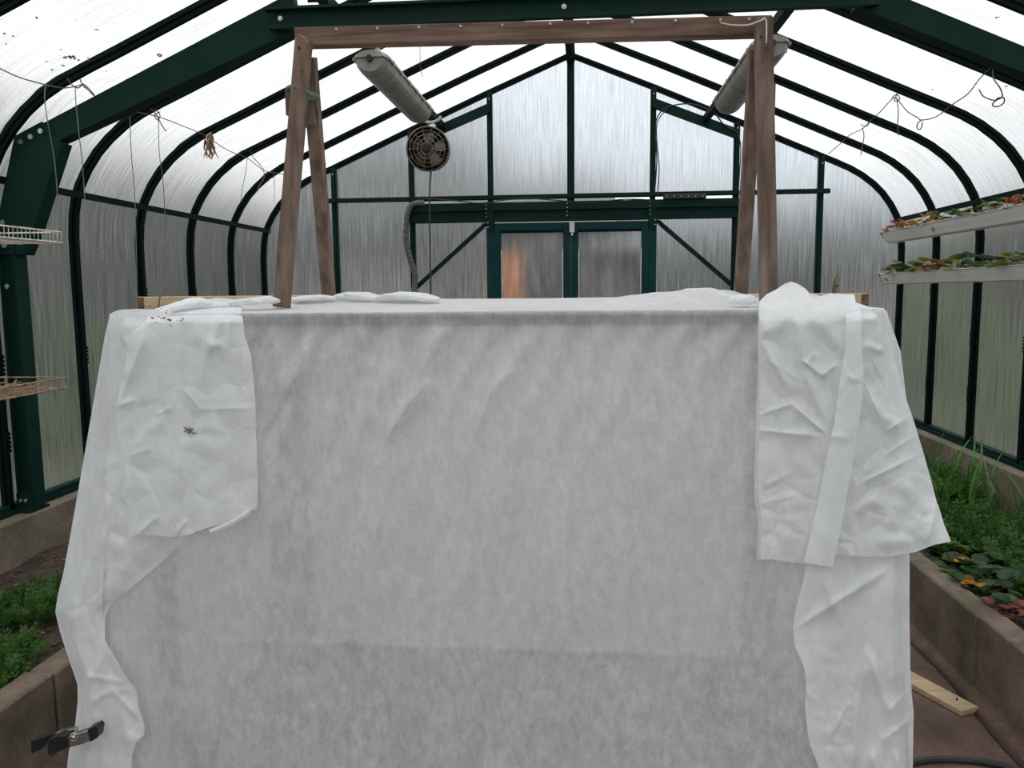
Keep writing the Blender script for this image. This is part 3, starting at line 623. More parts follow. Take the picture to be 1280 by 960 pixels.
# grass / leek clumps
def blade_mesh(i):
    bm = bmesh.new(); r = random.Random(i); H = .42*r.uniform(.75, 1.15); lean = r.uniform(.04, .18); L, Rr = [], []
    for k in range(8):
        t = k/7; w = .0075*(1-t**2.2)+.0006; x = lean*t*t*(1+.6*t); z = H*(t-.14*lean/.1*t**3)
        L.append((bm.verts.new((x, -w, z)), bm.verts.new((x+.003*(1-t), 0, z)), bm.verts.new((x, w, z))))
    for a, b in zip(L, L[1:]): bm.faces.new((a[0], a[1], b[1], b[0])); bm.faces.new((a[1], a[2], b[2], b[1]))
    me = bpy.data.meshes.new('leaf_blade'); bm.to_mesh(me); bm.free(); me.materials.append(blade_m); return me
BM = [blade_mesh(i) for i in range(6)]
gl = [(1180, 640, 'beside the fleece hem'), (1207, 640, 'next to the grass beside the fleece'), (1190, 620, 'against the right wall sill'), (1240, 640, 'in the middle of the right bed'), (1243, 610, 'with the tallest blade, before the wide pane'), (1275, 660, 'at the right edge of the picture'), (1262, 620, 'below the rib at the picture edge'), (1168, 600, 'half hidden by the fleece'), (1222, 600, 'near the sill between two ribs'), (1290, 640, 'nearest the right border of the photo')]
for k, (a, b, w) in enumerate(gl):
    p = px(a, b, 2, .26); x = min(2.65, max(1.8, p.x)); y = min(p.y, 6.3)
    t = empty('grass_clump', (x, y, soil_z(x, y, 1)-.01), 'tall green leek-like grass clump '+w, 'plant', 'tall grass clumps in the right bed')
    for j in range(7):
        mt = Matrix.Translation((rnd.uniform(-.05, .05), rnd.uniform(-.05, .05), 0)) @ Matrix.Rotation(rnd.uniform(0, 6.28), 4, 'Z') @ Matrix.Scale(rnd.uniform(.6, 1.12), 4)
        inst('blade', BM[rnd.randrange(6)], t, mt)
# pale dead stalks
for k, (a, b) in enumerate([(1237, 625), (1232, 672), (1190, 650), (1256, 690)]):
    p = px(a, b, 2, .28); t = tag(obj('cut_stalk', tb([p, p+Vector((.02, .0, .06)), p+Vector((.01 if k else -.01, .02, .14-.03*k))], [.010 if k == 0 else .005, .008 if k == 0 else .004, .007 if k == 0 else .002], 6), straw if k else pale_chip), ['thick pale cut stalk stub among the right bed seedlings', 'bent pale dry stalk in the right bed', 'thin dry stalk close to the fleece edge', 'small dry stalk behind the strawberry plants'][k], 'stalk')

# plank on floor
a, b = Vector((1.28, 3.42, .012)), Vector((1.535, 2.91, .012)); pk = empty('floor_plank', (1.4, 3.1, 0), 'pale pine plank lying on the red brown floor by the right curb', 'plank')
bm = bmesh.new(); bar(bm, a, b, .085, .022); bmesh.ops.bevel(bm, geom=list(bm.edges), offset=.002, segments=1, affect='EDGES'); obj('board', bm, wood_new, pk)
for q in (.12, .5): 
    c = b+(a-b)*q; bolt(pk, c+Vector((.01, 0, .011)), (0, 0, 1), .004, wood_end, 'nail_head')
P = [px(x_, y_, 2, .012) for x_, y_ in [(1120, 958), (1150, 951), (1185, 949), (1220, 951), (1255, 957), (1290, 968)]]
tag(obj('floor_hose', tb(smoothpath(P), .011, 8), rubber), 'dark hose curving over the floor at the bottom edge beside the fleece', 'hose')

# ------------------------------------------------------------------ gutters with strawberries (right)
GX = 2.5
def gutter(zt, y1, label, plants, key):
    y0 = 1.6; t = empty('gutter_planter', (GX, (y0+y1)/2, zt-.1), label, 'planter', 'gutter planters on the right wall')
    sec = [(-.012, 0), (0, .004), (.004, -.012), (.012, -.030), (.030, -.060), (.040, -.078), (.055, -.085), (.11, -.085), (.13, -.06), (.135, 0)]
    ys = [y0, y1]
    def sc(i):
        o_ = [Vector((GX+x, ys[i], zt+z)) for x, z in sec]; inn = [Vector((GX+x+(.004 if x < .06 else -.004), ys[i], zt+z+(.005 if z < -.05 else 0))) for x, z in sec[::-1]]; return o_+inn
    bm = bmesh.new(); sweep(bm, ys, sc); obj('channel', bm, gutter_m, t)
    bm = bmesh.new(); prism(bm, [Vector((GX+x, y1-.004, zt+z)) for x, z in sec], (0, .006, 0)); obj('end_cap', bm, gutter_m, t)
    bm = bmesh.new(); n = 60; G = []
    for i in range(n+1):
        yy = y0+.01+(y1-y0-.02)*i/n; G.append([bm.verts.new((GX+.012+.11*k/4, yy, zt-.018+.012*noise.noise((yy*9, k*.6, zt)))) for k in range(5)])
    for i in range(n):
        for k in range(4): bm.faces.new((G[i][k], G[i+1][k], G[i+1][k+1], G[i][k+1]))
    bmesh.ops.recalc_face_normals(bm, faces=bm.faces); obj('potting_soil', bm, soil_m, t)
    for yy in YR:
        if y0 < yy < y1:
            bm = bmesh.new(); bar(bm, (GX+.13, yy, zt-.03), (2.83, yy, zt-.03), .016, .02); obj('bracket', bm, rib_m, t)
            bm = bmesh.new(); box(bm, GX-.004, GX+.14, yy-.01, yy+.01, zt-.002, zt+.004); obj('strap', bm, gutter_m, t)
    p0 = px(*key, 0, GX); bolt(t, (GX+.018, p0.y, zt-.042), (-1, 0, -.3), .017, lampbody, 'drain_plug')
    for k, (yy, lab, n_, w, sc_) in enumerate(plants):
        strawberry(Vector((GX+.055+rnd.uniform(-.02, .02), yy, zt-.02)), lab, 'strawberry plants in the gutters', n_, w, sc_, .5)
rd_, gr_, mx_, yl_, or_ = (0, 0, 0, 1, 5, 0), (3, 4, 3, 0, 0, 1), (1, 2, 1, 1.5, 1, 1), (1, 2, 1, .5, 0, 4), (0, 1, 0, 4, 1, 2)
up_ = []
ys = [6.6, 6.45, 6.28, 6.1, 5.92, 5.72, 5.5, 5.28, 5.05, 4.9, 4.75, 4.55, 4.3]
ws_ = [rd_, rd_, or_, rd_, or_, gr_, gr_, yl_, gr_, mx_, rd_, gr_, gr_]
nm_ = ['first strawberry plant at the far end', 'withered red strawberry plant near the far end', 'orange leaved strawberry plant', 'red leaved strawberry plant just before the second rib', 'pale orange strawberry plant', 'green strawberry plant right of the red ones', 'low green strawberry plant', 'upright yellow green strawberry plant', 'green strawberry plant before the third rib', 'mixed green and orange strawberry plant', 'brown leaved strawberry plant near the picture edge', 'tall green strawberry plant at the picture edge', 'green strawberry plant beyond the picture edge']
gutter(2.0, 6.78, 'upper white gutter planter with red and green strawberry leaves', [(y, n+' of the upper gutter', 11, w, .92 if 'tall' not in n else 1.2) for y, w, n in zip(ys, ws_, nm_)], (1163, 289))
ws2 = [yl_, yl_, gr_, yl_, or_, or_, gr_, gr_, gr_, gr_, yl_, gr_, or_]
nm2 = ['yellow green strawberry plant at the far end', 'second yellow green strawberry plant', 'dark green strawberry plant', 'yellowing strawberry plant', 'orange strawberry plant drooping over the rim', 'tan leaved strawberry plant', 'dense dark green strawberry plant', 'spreading green strawberry plant', 'low green strawberry plant at the third rib', 'flat green strawberry plant', 'pale green strawberry plant', 'green strawberry plant next to the orange one', 'orange strawberry plant at the picture edge']
gutter(1.672, 6.79, 'lower white gutter planter full of yellow green strawberry leaves', [(y, n+' of the lower gutter', 12, w, 1.08) for y, w, n in zip(ys, ws2, nm2)], (1105, 347))

# ------------------------------------------------------------------ wire shelves (left)
def wshelf(zt, zb, y1, label, mat_w, litter):
    y0 = 1.9; x0, x1 = -2.80, -2.30
    t = empty('wire_shelf', (-2.55, (y0+y1)/2, zb), label, 'shelf', 'wire shelves on the left wall')
    for nm, p, q in (('front_rail', (x1, y0, zt), (x1, y1, zt)), ('front_rail', (x1, y0, zb), (x1, y1, zb)), ('back_rail', (x0, y0, zb), (x0, y1, zb)), ('end_rail', (x0, y1, zb), (x1, y1, zb)), ('end_rail', (x0, y1, zt), (x1, y1, zt))):
        obj(nm, tb([p, q], .0042, 6), mat_w, t)
    bm = bmesh.new(); n = int((y1-y0)/.0265)
    for k in range(n+1):
        yy = y1-k*.0265; tube(bm, [(x1, yy, zt+.003), (x1-.001, yy, zb), (x0, yy, zb)], .0022, 4)
    o = obj('wire_grid', bm, mat_w, t); o['kind'] = 'stuff'
    for xx in (-2.65, -2.5, -2.4): obj('cross_wire', tb([(xx, y0, zb-.004), (xx, y1, zb-.004)], .003, 5), mat_w, t)
    for yy in (YR[6], YR[7]):
        bm = bmesh.new(); bar(bm, (-2.84, yy, zb-.015), (x1+.01, yy, zb-.015), .012, .022); obj('bracket', bm, rib_m, t)
    bm = bmesh.new(); bar(bm, (x0, y1-.3, zb-.008), (x0-.05, y1-.3, zb-.008), .012, .012); obj('wall_clip', bm, rib_m, t)
wshelf(1.848, 1.800, 3.575, 'upper white wire shelf with rusty rails in front of the steel knee', wire_m, 0)
wshelf(1.172, 1.125, 3.54, 'lower rusty wire shelf with dry straw in front of the steel column', wire_r, 1)
for z, y1, n, lb, m_ in ((1.13, 3.5, 420, 'brown dry straw spread on the lower wire shelf', straw), (1.803, 3.3, 90, 'dry plant scraps on the upper wire shelf', straw)):
    bm = bmesh.new()
    for k in range(n):
        x = rnd.uniform(-2.78, -2.34); y = rnd.uniform(2.2, y1); a = rnd.uniform(-.5, .5)+1.57; L = rnd.uniform(.03, .09); zz = z+rnd.uniform(.004, .03)
        d = Vector((math.cos(a), math.sin(a), 0))*L; y = min(y, y1-L); bar(bm, (x-d.x/2, y-d.y/2, zz), (x+d.x/2, y+d.y/2, zz+rnd.uniform(-.005, .012)), .005, .003)
    tag(obj('dry_straw', bm, m_), lb, 'straw', kind='stuff')

# ------------------------------------------------------------------ fleece-covered bench
Y0 = 2.0; XA, XB = -1.10, .838; ZT = 1.500; YB = 3.30
bench = empty('bench_frame', (-.13, 2.6, 0), 'dark timber bench frame showing through the white fleece as a plum band', 'bench')
obj('front_rail', bx(px(300, 396, 1, Y0+.018).x, px(948, 396, 1, Y0+.018).x, Y0+.002, Y0+.04, ZT-.034, ZT-.001), rail_m, bench)
obj('back_rail', bx(XA, XB, YB-.06, YB-.02, ZT-.06, ZT-.005), inner_wood, bench)
for x in (XA+.03, XB-.07): 
    obj('side_rail', bx(x, x+.04, Y0+.055, YB-.06, ZT-.06, ZT-.005), inner_wood, bench)
    for y in (Y0+.06, YB-.12): obj('leg', bx(x, x+.045, y, y+.045, 0, ZT-.06), inner_wood, bench)
for x in (-.765, .61): obj('foot_rail', bx(x, x+.07, Y0+.055, YB-.06, ZT-.03, ZT-.004), inner_wood, bench)

PXF = {}
def poly_at(P, t):
    """P: list of (param, x, y)"""
    for a, b in zip(P, P[1:]):
        if a[0] <= t <= b[0]:
            f = (t-a[0])/(b[0]-a[0]) if b[0] > a[0] else 0; f2 = f
            return (a[1]+(b[1]-a[1])*f2, a[2]+(b[2]-a[2])*f2)
    return P[-1][1:] if t > P[-1][0] else P[0][1:]
def param(pts, axis=None):
    L = [0]
    for a, b in zip(pts, pts[1:]): L.append(L[-1]+math.dist(a, b))
    return [(l/L[-1], *p) for l, p in zip(L, pts)]
def smooth1(t, a, b):
    t = max(0, min(1, (t-a)/(b-a))); return t*t*(3-2*t)
def creases(x, y, CR):
    h = 0
    for (x0, y0, x1, y1, w, amp, kind) in CR:
        dx, dy = x1-x0, y1-y0; L = math.hypot(dx, dy); t = ((x-x0)*dx+(y-y0)*dy)/(L*L); d = ((x-x0)*dy-(y-y0)*dx)/L
        if kind in ('r', 'g'):
            fade = smooth1(t, -.15, .25)*(1-smooth1(t, .7, 1.15)); h += amp*fade*(math.exp(-abs(d)/w) if kind == 'r' else math.exp(-(d/w)**2))
        elif kind == 's':
            fade = smooth1(t, -.2, .15)*(1-smooth1(t, .85, 1.2)); h += amp*fade*(1/(1+math.exp(-max(-30, min(30, d/w)))))*math.exp(-max(0, d)/(w*14))
    return h
def crumple(x, y, sc, amp, seed=0):
    wx = x/sc+.35*noise.noise((x/sc*.9, y/sc*.9, seed+3)); wy = y/sc+.35*noise.noise((x/sc*.9, y/sc*.9, seed+9))
    d, _ = noise.voronoi((wx, wy, seed)); e2, _ = noise.voronoi((wx*2.7+5, wy*2.7, seed+1)); return amp*min(.6, d[1]-d[0])+amp*.28*min(.6, e2[1]-e2[0])*(.5+.9*noise.noise((wx*.7, wy*.7, seed+20)))
def sheet(name, left, right, top, bot, nu, nv, depth, m, parent=None, label=None, cat=None):
    """Coons patch through four measured outlines (photo pixels) laid out on cloth-depth surface Y = Y0 - depth"""
    Lp, Rp, Tp, Bp = map(param, (left, right, top, bot)); bm = bmesh.new(); G = []
    c00, c10, c01, c11 = left[0], right[0], left[-1], right[-1]
    for j in range(nv+1):
        t = j/nv; row = []; l = poly_at(Lp, t); r = poly_at(Rp, t)
        for i in range(nu+1):
            s = i/nu; a = poly_at(Tp, s); b = poly_at(Bp, s)
            q = [(1-s)*l[k]+s*r[k]+(1-t)*a[k]+t*b[k]-((1-s)*(1-t)*c00[k]+s*(1-t)*c10[k]+(1-s)*t*c01[k]+s*t*c11[k]) for k in (0, 1)]
            row.append(bm.verts.new(px(q[0], q[1], 1, Y0-depth(s, t, q[0], q[1]))))
        G.append(row)
    for j in range(nv):
        for i in range(nu): bm.faces.new((G[j][i], G[j+1][i], G[j+1][i+1], G[j][i+1]))
    o = obj(name, bm, m, parent, smooth=True)
    if label: tag(o, label, cat)
    return o
cover = empty('fleece_cover', (-.13, 2.6, 0), 'large white garden fleece sheet draped over the whole bench, thin front side', 'fleece')
# front panel (grid in real coordinates)
CRF = [(368, 470, 327, 548, 5, .010, 'r'), (362, 480, 330, 552, 9, -.008, 'g'), (390, 430, 340, 500, 12, .006, 'g'), (539, 475, 508, 509, 5, .009, 'r'), (516, 500, 483, 552, 4, .010, 'r'), (524, 505, 492, 548, 8, -.006, 'g'), (640, 463, 605, 500, 5, .008, 'r'), (622, 482, 592, 545, 4, .008, 'r'), (240, 799, 960, 824, 2.6, .0017, 'r'), (400, 620, 385, 700, 12, .003, 'g'), (560, 400, 520, 470, 12, .006, 'g'), (690, 400, 640, 470, 12, .004, 'g'), (620, 660, 555, 760, 14, .003, 'g'), (820, 500, 790, 640, 16, .004, 'g'), (450, 395, 385, 470, 10, .004, 'g'), (600, 395, 560, 450, 8, .003, 'g')]
def front_depth(x, y):
    t = (y-388)/600
    h = .006*noise.noise((x/60+.4*t*10, y/260, 3))*smooth1(t, .0, .12) + .012*noise.noise((x/220, y/260, 7))*smooth1(t, .02, .4)
    h += .009*math.sin((x+.45*(y-388))/8+2*noise.noise((x/90, y/90, 0)))*smooth1(t, .0, .05)*(1-smooth1(t, .12, .45))
    h += creases(x, y, CRF)*2.8 + crumple(x+y*.35, y*.45, 60, .006, 2)*smooth1(t, .1, .3)+.0022*noise.noise(((x+.35*y)/9, y/55, 4))*smooth1(t, .02, .1)
    return h*(.12+.88*smooth1(y, 396, 432))+.002
bm = bmesh.new(); G = []; nu, nv = 230, 190
x_l, x_r = 137, 1106
for j in range(nv+1):
    y = 388+(1135-388)*(j/nv)**1.0; row = []
    for i in range(nu+1):
        x = x_l+(x_r-x_l)*i/nu; d = front_depth(x, y) if j > 0 else -.004
        p = px(x, y, 1, Y0-d)
        if j == 0: p.z = ZT+.003; p.y = Y0+.004
        if j == 1: p.y = Y0-.004
        p.x = max(XA-.03, min(XB+.03, p.x)) if False else p.x
        p.z = max(.012, p.z); row.append(bm.verts.new(p))
    G.append(row)
for j in range(nv):
    for i in range(nu): bm.faces.new((G[j][i], G[j+1][i], G[j+1][i+1], G[j][i+1]))
obj('front_panel', bm, fl_thin, cover, smooth=True)
# top panel: height field with the mound and rumples
XT0, XT1 = px(137, 388, 1, Y0).x, px(1106, 388, 1, Y0).x
def bump(x, y, cx_, cy_, rx, ry, h, rot=0):
    c, s = math.cos(rot), math.sin(rot); a, b = x-cx_, y-cy_; u_, v_ = a*c+b*s, -a*s+b*c; d = (u_/rx)**2+(v_/ry)**2; return h*math.exp(-d*1.6)
def pxz(x, y, Y): return px(x, y, 1, Y)
BP = []
for (x, y, Yd, rx, ry, extra) in [(845, 363.5, 2.42, .21, .16, 0), (800, 369, 2.40, .14, .14, 0), (890, 367, 2.46, .07, .08, 0), (935, 369, 2.30, .05, .07, 0), (330, 371, 2.36, .08, .10, 0), (270, 373, 2.40, .10, .12, 0), (385, 370, 2.52, .08, .06, 0), (440, 366.5, 2.62, .07, .07, 0), (510, 368.5, 2.56, .09, .07, 0), (905, 362, 2.62, .08, .06, 0), (1000, 366, 2.4, .1, .1, 0)]:
    p = pxz(x, y, Yd); BP.append((p.x, p.y, rx, ry, p.z))
def top_z(x, y):
    base = ZT+.004+.022*smooth1(y, Y0, 2.75)+.0015*noise.noise((x*5, y*5, 0))
    h = 0
    for cx_, cy_, rx, ry, z in BP:
        hb = z-(ZT+.004+.022*smooth1(cy_, Y0, 2.75)); h = max(h, bump(x, y, cx_, cy_, rx, ry, hb))
    return base + h + (crumple(x*100, y*100, 9, .004, 5) + .006*noise.noise((x*12, y*12, 4)))*min(1, h/.012)*smooth1(y, Y0, Y0+.15)
bm = bmesh.new(); G = []; nu, nv = 260, 90
for j in range(nv+1):
    y = Y0+.004+(YB-Y0)*(j/nv)**1.3
    G.append([bm.verts.new((XT0+(XT1-XT0)*i/nu, y, top_z(XT0+(XT1-XT0)*i/nu, y) if j > 0 else ZT+.003)) for i in range(nu+1)])
for j in range(nv):
    for i in range(nu): bm.faces.new((G[j][i], G[j][i+1], G[j+1][i+1], G[j+1][i]))
obj('top_panel', bm, fl_mid, cover, smooth=True)
# side and back panels: hang with vertical folds, flaring outward
for s, x0 in ((-1, XT0), (1, XT1)):
    bm = bmesh.new(); G = []
    for j in range(41):
        t = j/40; row = []
        for i in range(61):
            q = i/60; fl = t*((.16 if s < 0 else .115)+.03*math.sin(q*22+s)) + .012*math.sin(q*40)*t; row.append(bm.verts.new((x0+s*fl, Y0+.004+(YB-Y0)*q, (ZT+.003+(0 if j else (top_z(x0, Y0+.004+(YB-Y0)*q)-ZT-.003 if i else 0)))*(1-t)+.012*t)))
        G.append(row)
    for j in range(40):
        for i in range(60): bm.faces.new((G[j][i], G[j][i+1], G[j+1][i+1], G[j+1][i]))
    bmesh.ops.recalc_face_normals(bm, faces=bm.faces); obj('side_panel', bm, fl_side, cover, smooth=True)
bm = bmesh.new(); G = []
for j in range(21):
    t = j/20; G.append([bm.verts.new((XT0+(XT1-XT0)*i/60, YB+.004+t*.06*math.sin(i*.7)**2, (top_z(XT0+(XT1-XT0)*i/60, YB)*(1-t)+.012*t))) for i in range(61)])
for j in range(20):
    for i in range(60): bm.faces.new((G[j][i], G[j+1][i], G[j+1][i+1], G[j][i+1]))
obj('back_panel', bm, fl_side, cover, smooth=True)

# left side drape: one sheet falling off the left corner, hem cutting diagonally across the front
CL = [(133, 470, 131, 670, 9, .030, 'r'), (131, 660, 129, 780, 7, .020, 'r'), (112, 590, 122, 690, 10, .014, 'g'), (90, 640, 75, 770, 7, .020, 'r'), (72, 760, 92, 775, 6, .020, 'r'), (100, 690, 80, 760, 9, .010, 'g'), (98, 845, 160, 853, 3, .012, 'r'), (100, 862, 115, 878, 3, .012, 'r'), (115, 878, 140, 862, 3, .012, 'r'), (140, 862, 175, 900, 4, .012, 'r'), (105, 860, 130, 820, 5, .010, 'r'), (128, 800, 160, 850, 10, .012, 'g'), (160, 430, 146, 520, 7, .010, 'g'), (140, 400, 165, 440, 4, .012, 'r'), (112, 530, 98, 600, 7, -.010, 'g'), (150, 880, 165, 940, 8, .010, 'g')]
def dl(s, t, x, y):
    h = .030+creases(x, y, CL)+crumple(x, y, 34, .010, 11)+.006*noise.noise((x/25, y/40, 8))
    edge = smooth1(s, 0, .30); h -= (1-edge)*.11*(1-.5*smooth1(y, 850, 960))      # turns back round the side
    h -= .028*(1-smooth1(y, 386, 412)); h -= .018*smooth1(s, .55, 1)*smooth1(y, 640, 700)*(1-smooth1(y, 760, 800))
    return max(h, .014-.11*smooth1(139-x, 0, 26))
left = [(137, 394), (131, 420), (118, 495), (107, 560), (100, 600), (88, 668), (80, 712), (72, 745), (69, 765), (75, 790), (84, 818), (97, 856), (97, 878), (94, 905), (86, 940), (80, 990), (72, 1080), (70, 1120)]
right = [(196, 394), (250, 420), (285, 470), (290, 560), (270, 640), (246, 668), (210, 700), (168, 735), (140, 756), (131, 775), (131, 803), (146, 828), (158, 848), (171, 866), (173, 885), (181, 910), (180, 920), (170, 930), (165, 945), (163, 1000), (160, 1120)]
def byy(P, ys):   # resample an outline at given rows so left and right run level
    out = []
    for y in ys:
        for a, b in zip(P, P[1:]):
            if a[1] <= y <= b[1] or (a[1] > b[1] and b[1] <= y <= a[1]):
                f = (y-a[1])/(b[1]-a[1]) if b[1] != a[1] else 0; out.append((a[0]+(b[0]-a[0])*f, y)); break
    return out
ys_ = [394+(1118-394)*k/150 for k in range(151)]
sheet('left_drape', byy(left, ys_), byy(right, ys_), [(137, 394), (141, 390), (150, 387), (172, 386), (196, 387)], [byy(left, ys_)[-1], byy(right, ys_)[-1]], 70, 230, dl, fl_mid, cover)

# right lower drape, under the flap
CRR = [(1105, 715, 1000, 782, 4, .022, 'r'), (1100, 725, 1082, 845, 5, .020, 's'), (1082, 820, 1066, 975, 4, .016, 'r'), (1088, 820, 1115, 900, 6, .014, 'g'), (1060, 880, 1036, 925, 4, .010, 'r'), (1110, 890, 1140, 860, 4, .010, 'r'), (1105, 925, 1142, 895, 4, .010, 'r'), (1110, 850, 1135, 835, 4, .006, 'r'), (1030, 720, 1050, 780, 8, .008, 'g'), (1090, 940, 1100, 980, 5, .012, 'g'), (1000, 860, 1025, 880, 4, .006, 'r'), (1120, 940, 1130, 980, 6, .014, 'g')]
def dr(s, t, x, y):
    h = .022+creases(x, y, CRR)+crumple(x, y, 26, .008, 21)*smooth1(y, 760, 880)+.006*noise.noise((x/22, y/50, 2))
    lay = (x-1105)*(782-715)-(y-715)*(1000-1105)
    h += .014*(1-smooth1(s, .0, .18))*smooth1(y, 700, 760)
    h -= .05*smooth1(s, .82, 1)
    return max(h, .008 if s < .8 else -.06)
left = [(1012, 660), (1009, 700), (1003, 730), (995, 760), (991, 782), (993, 805), (1000, 822), (1006, 838), (1008, 860), (1006, 880), (1008, 905), (1012, 930), (1018, 945), (1026, 965), (1034, 1000), (1040, 1120)]
right = [(1136, 660), (1137, 700), (1137, 780), (1138, 840), (1140, 870), (1142, 890), (1141, 960), (1142, 1120)]
ys_ = [660+(1118-660)*k/110 for k in range(111)]
sheet('right_drape', byy(left, ys_), byy(right, ys_), [(1012, 660), (1136, 660)], [byy(left, ys_)[-1], byy(right, ys_)[-1]], 80, 190, dr, fl_mid, cover)
# right side skirt under the flap: cloth falling from right top corner
def ds(s, t, x, y): return .006+.004*noise.noise((x/20, y/60, 5))-.09*smooth1(s, .3, 1)
sheet('right_corner_drape', [(1075, 388), (1085, 500), (1092, 600), (1098, 680)], [(1108, 388), (1126, 440), (1133, 500), (1140, 600), (1144, 680)], [(1075, 388), (1090, 386), (1108, 388)], [(1098, 680), (1144, 680)], 30, 60, ds, fl_mid, cover)

# left flap thrown over the top edge
def topback(t, y, yedge=388, k=.0048):
    return max(0, yedge-y)*k*3
CF = [(180, 420, 148, 508, 5, .012, 'r'), (147, 508, 168, 500, 4, .010, 'r'), (168, 500, 184, 430, 6, -.008, 'g'), (232, 488, 250, 512, 3, .008, 'r'), (195, 520, 215, 508, 3, .006, 'r'), (250, 480, 262, 420, 8, .010, 'g'), (262, 400, 256, 440, 5, .010, 'r'), (278, 395, 262, 440, 6, .010, 'g'), (290, 390, 278, 450, 5, .010, 'g'), (240, 512, 315, 510, 4, .005, 'r'), (200, 560, 196, 660, 12, .008, 'g'), (160, 570, 190, 560, 4, .005, 'r'), (235, 390, 248, 430, 10, .010, 'g'), (172, 668, 198, 645, 4, .010, 'r'), (220, 668, 233, 650, 3, .010, 'r'), (205, 520, 165, 560, 8, .006, 'g'), (230, 540, 222, 620, 10, .006, 'g'), (262, 434, 278, 430, 6, .010, 'g'), (160, 640, 156, 560, 4, .006, 'g')]
def dfl(s, t, x, y):
    h = .048+creases(x, y, CF)+crumple(x, y, 42, .008, 31)*smooth1(y, 400, 440)+.006*noise.noise((x/30, y/45, 9))+.010*math.sin((x-180)/17+y/160)*(1-smooth1(y, 400, 520))
    h -= .012*(abs(2*s-1)**6)
    if y < 404: h -= (404-y)**2*.00042
    return h
left = [(188, 388), (182, 402), (166, 414), (163, 425), (158, 450), (150, 485), (146, 503), (146, 530), (150, 580), (156, 620), (160, 655), (160, 671)]
right = [(300, 376), (303, 395), (306, 420), (314, 445), (317, 475), (319, 500), (320, 540), (322, 590), (322, 628), (321, 636)]
topc = [(188, 388), (200, 384), (212, 380), (225, 376), (240, 374), (258, 377), (272, 380), (285, 377), (300, 376)]
botc = [(160, 671), (172, 668), (190, 669), (215, 671), (236, 668), (258, 660), (280, 654), (300, 643), (312, 639), (321, 636)]
fl1 = sheet('fleece_flap', left, right, topc, botc, 110, 190, dfl, fl_thick, None, 'white fleece flap with dirt specks folded over the left end of the bench top', 'fleece')
fl1['category'] = 'fleece'
# turned hem
sheet('hem', [(262, 662), (262, 668)], [(311, 636), (313, 643)], [(262, 662), (285, 652), (311, 636)], [(262, 668), (290, 658), (313, 643)], 20, 3, lambda s, t, x, y: .062+.004*math.sin(t*3.14), fl_thick, fl1)
bm = bmesh.new()
for k in range(46):
    a = rnd.gauss(202, 9); b = 394+rnd.gauss(0, 4.5)+(a-200)*.25
    if k > 30: a, b = rnd.uniform(190, 232), rnd.uniform(384, 405)
    h = dfl((a-185)/120, .02, a, b); p = px(a, b, 1, Y0-h-.004); r_ = rnd.uniform(.0006, .0022)
    box(bm, p.x-r_, p.x+r_, p.y-r_*.6, p.y+r_*.6, p.z-r_*.7, p.z+r_*.7)
o = obj('soil_crumbs', bm, dirt_m, fl1); o['kind'] = 'stuff'
bm = bmesh.new()
for k in range(120):
    a = rnd.gauss(237, 4); b = 539+rnd.gauss(0, 2.6)+(a-237)*.3
    if k > 84: a, b = rnd.gauss(222, 9), rnd.gauss(655, 5)
    if k > 104: a, b = rnd.gauss(302, 2), rnd.gauss(477, 6)
    h = dfl((a-150)/170, .5, a, b); p = px(a, b, 1, Y0-h-.0015); r_ = rnd.uniform(.0004, .0016)*(1 if k < 85 else .6)
    box(bm, p.x-r_, p.x+r_, p.y-.0006, p.y+.0006, p.z-r_*.7, p.z+r_*.7)
o = obj('dirt_smear', bm, stain_m, fl1); o['kind'] = 'stuff'

# right flap: left piece, narrow folded strip on top, right piece
fr_ = empty('fleece_flap', (.75, 1.95, 1.5), 'large bulky white fleece flap folded over the right end of the bench top', 'fleece')
CB = [(951, 518, 990, 505, 3, .012, 'r'), (990, 505, 1036, 546, 4, .014, 'r'), (951, 538, 1030, 546, 4, .010, 'r'), (1003, 450, 1030, 472, 3, .016, 'r'), (1008, 455, 1020, 440, 3, .010, 'r'), (1028, 470, 1046, 455, 3, .014, 'r'), (1000, 400, 1004, 455, 8, .016, 'g'), (1004, 455, 1035, 540, 7, .010, 'g'), (955, 430, 985, 485, 5, .010, 'g'), (960, 450, 1000, 475, 3, .006, 'r'), (985, 360, 1015, 385, 6, .022, 'g'), (1020, 385, 1050, 370, 6, -.016, 'g'), (1010, 390, 1060, 440, 9, .010, 'g'), (950, 610, 990, 590, 5, .006, 'r'), (990, 620, 980, 700, 12, .009, 'g'), (950, 630, 1010, 615, 5, .005, 'r'), (990, 380, 970, 420, 10, .012, 'g'), (955, 395, 960, 420, 6, .010, 'g')]
def dfb(s, t, x, y):
    h = .045+creases(x, y, CB)+crumple(x, y, 40, .012, 41)*smooth1(y, 395, 430)+.008*noise.noise((x/28, y/50, 1))+.014*noise.noise((x/22, y/22, 15))*(1-smooth1(y, 390, 440))
    h -= .015*(1-smooth1(s, 0, .06))
    if y < 402: h -= (402-y)**2*.00014
    return h
left = [(948, 385), (947, 430), (947, 470), (945, 520), (943, 580), (943, 625), (947, 650), (946, 700)]
right = [(1068, 368), (1076, 420), (1075, 500), (1062, 590), (1050, 650), (1042, 704)]
topc = [(948, 385), (950, 376), (958, 368), (970, 362), (980, 355), (989, 352), (998, 355), (1008, 362), (1014, 370), (1020, 375), (1028, 369), (1040, 367), (1054, 368), (1068, 368)]
botc = [(946, 700), (962, 699), (985, 702), (1006, 705), (1042, 708)]
sheet('left_fold', left, right, topc, botc, 110, 200, dfb, fl_thick, fr_)
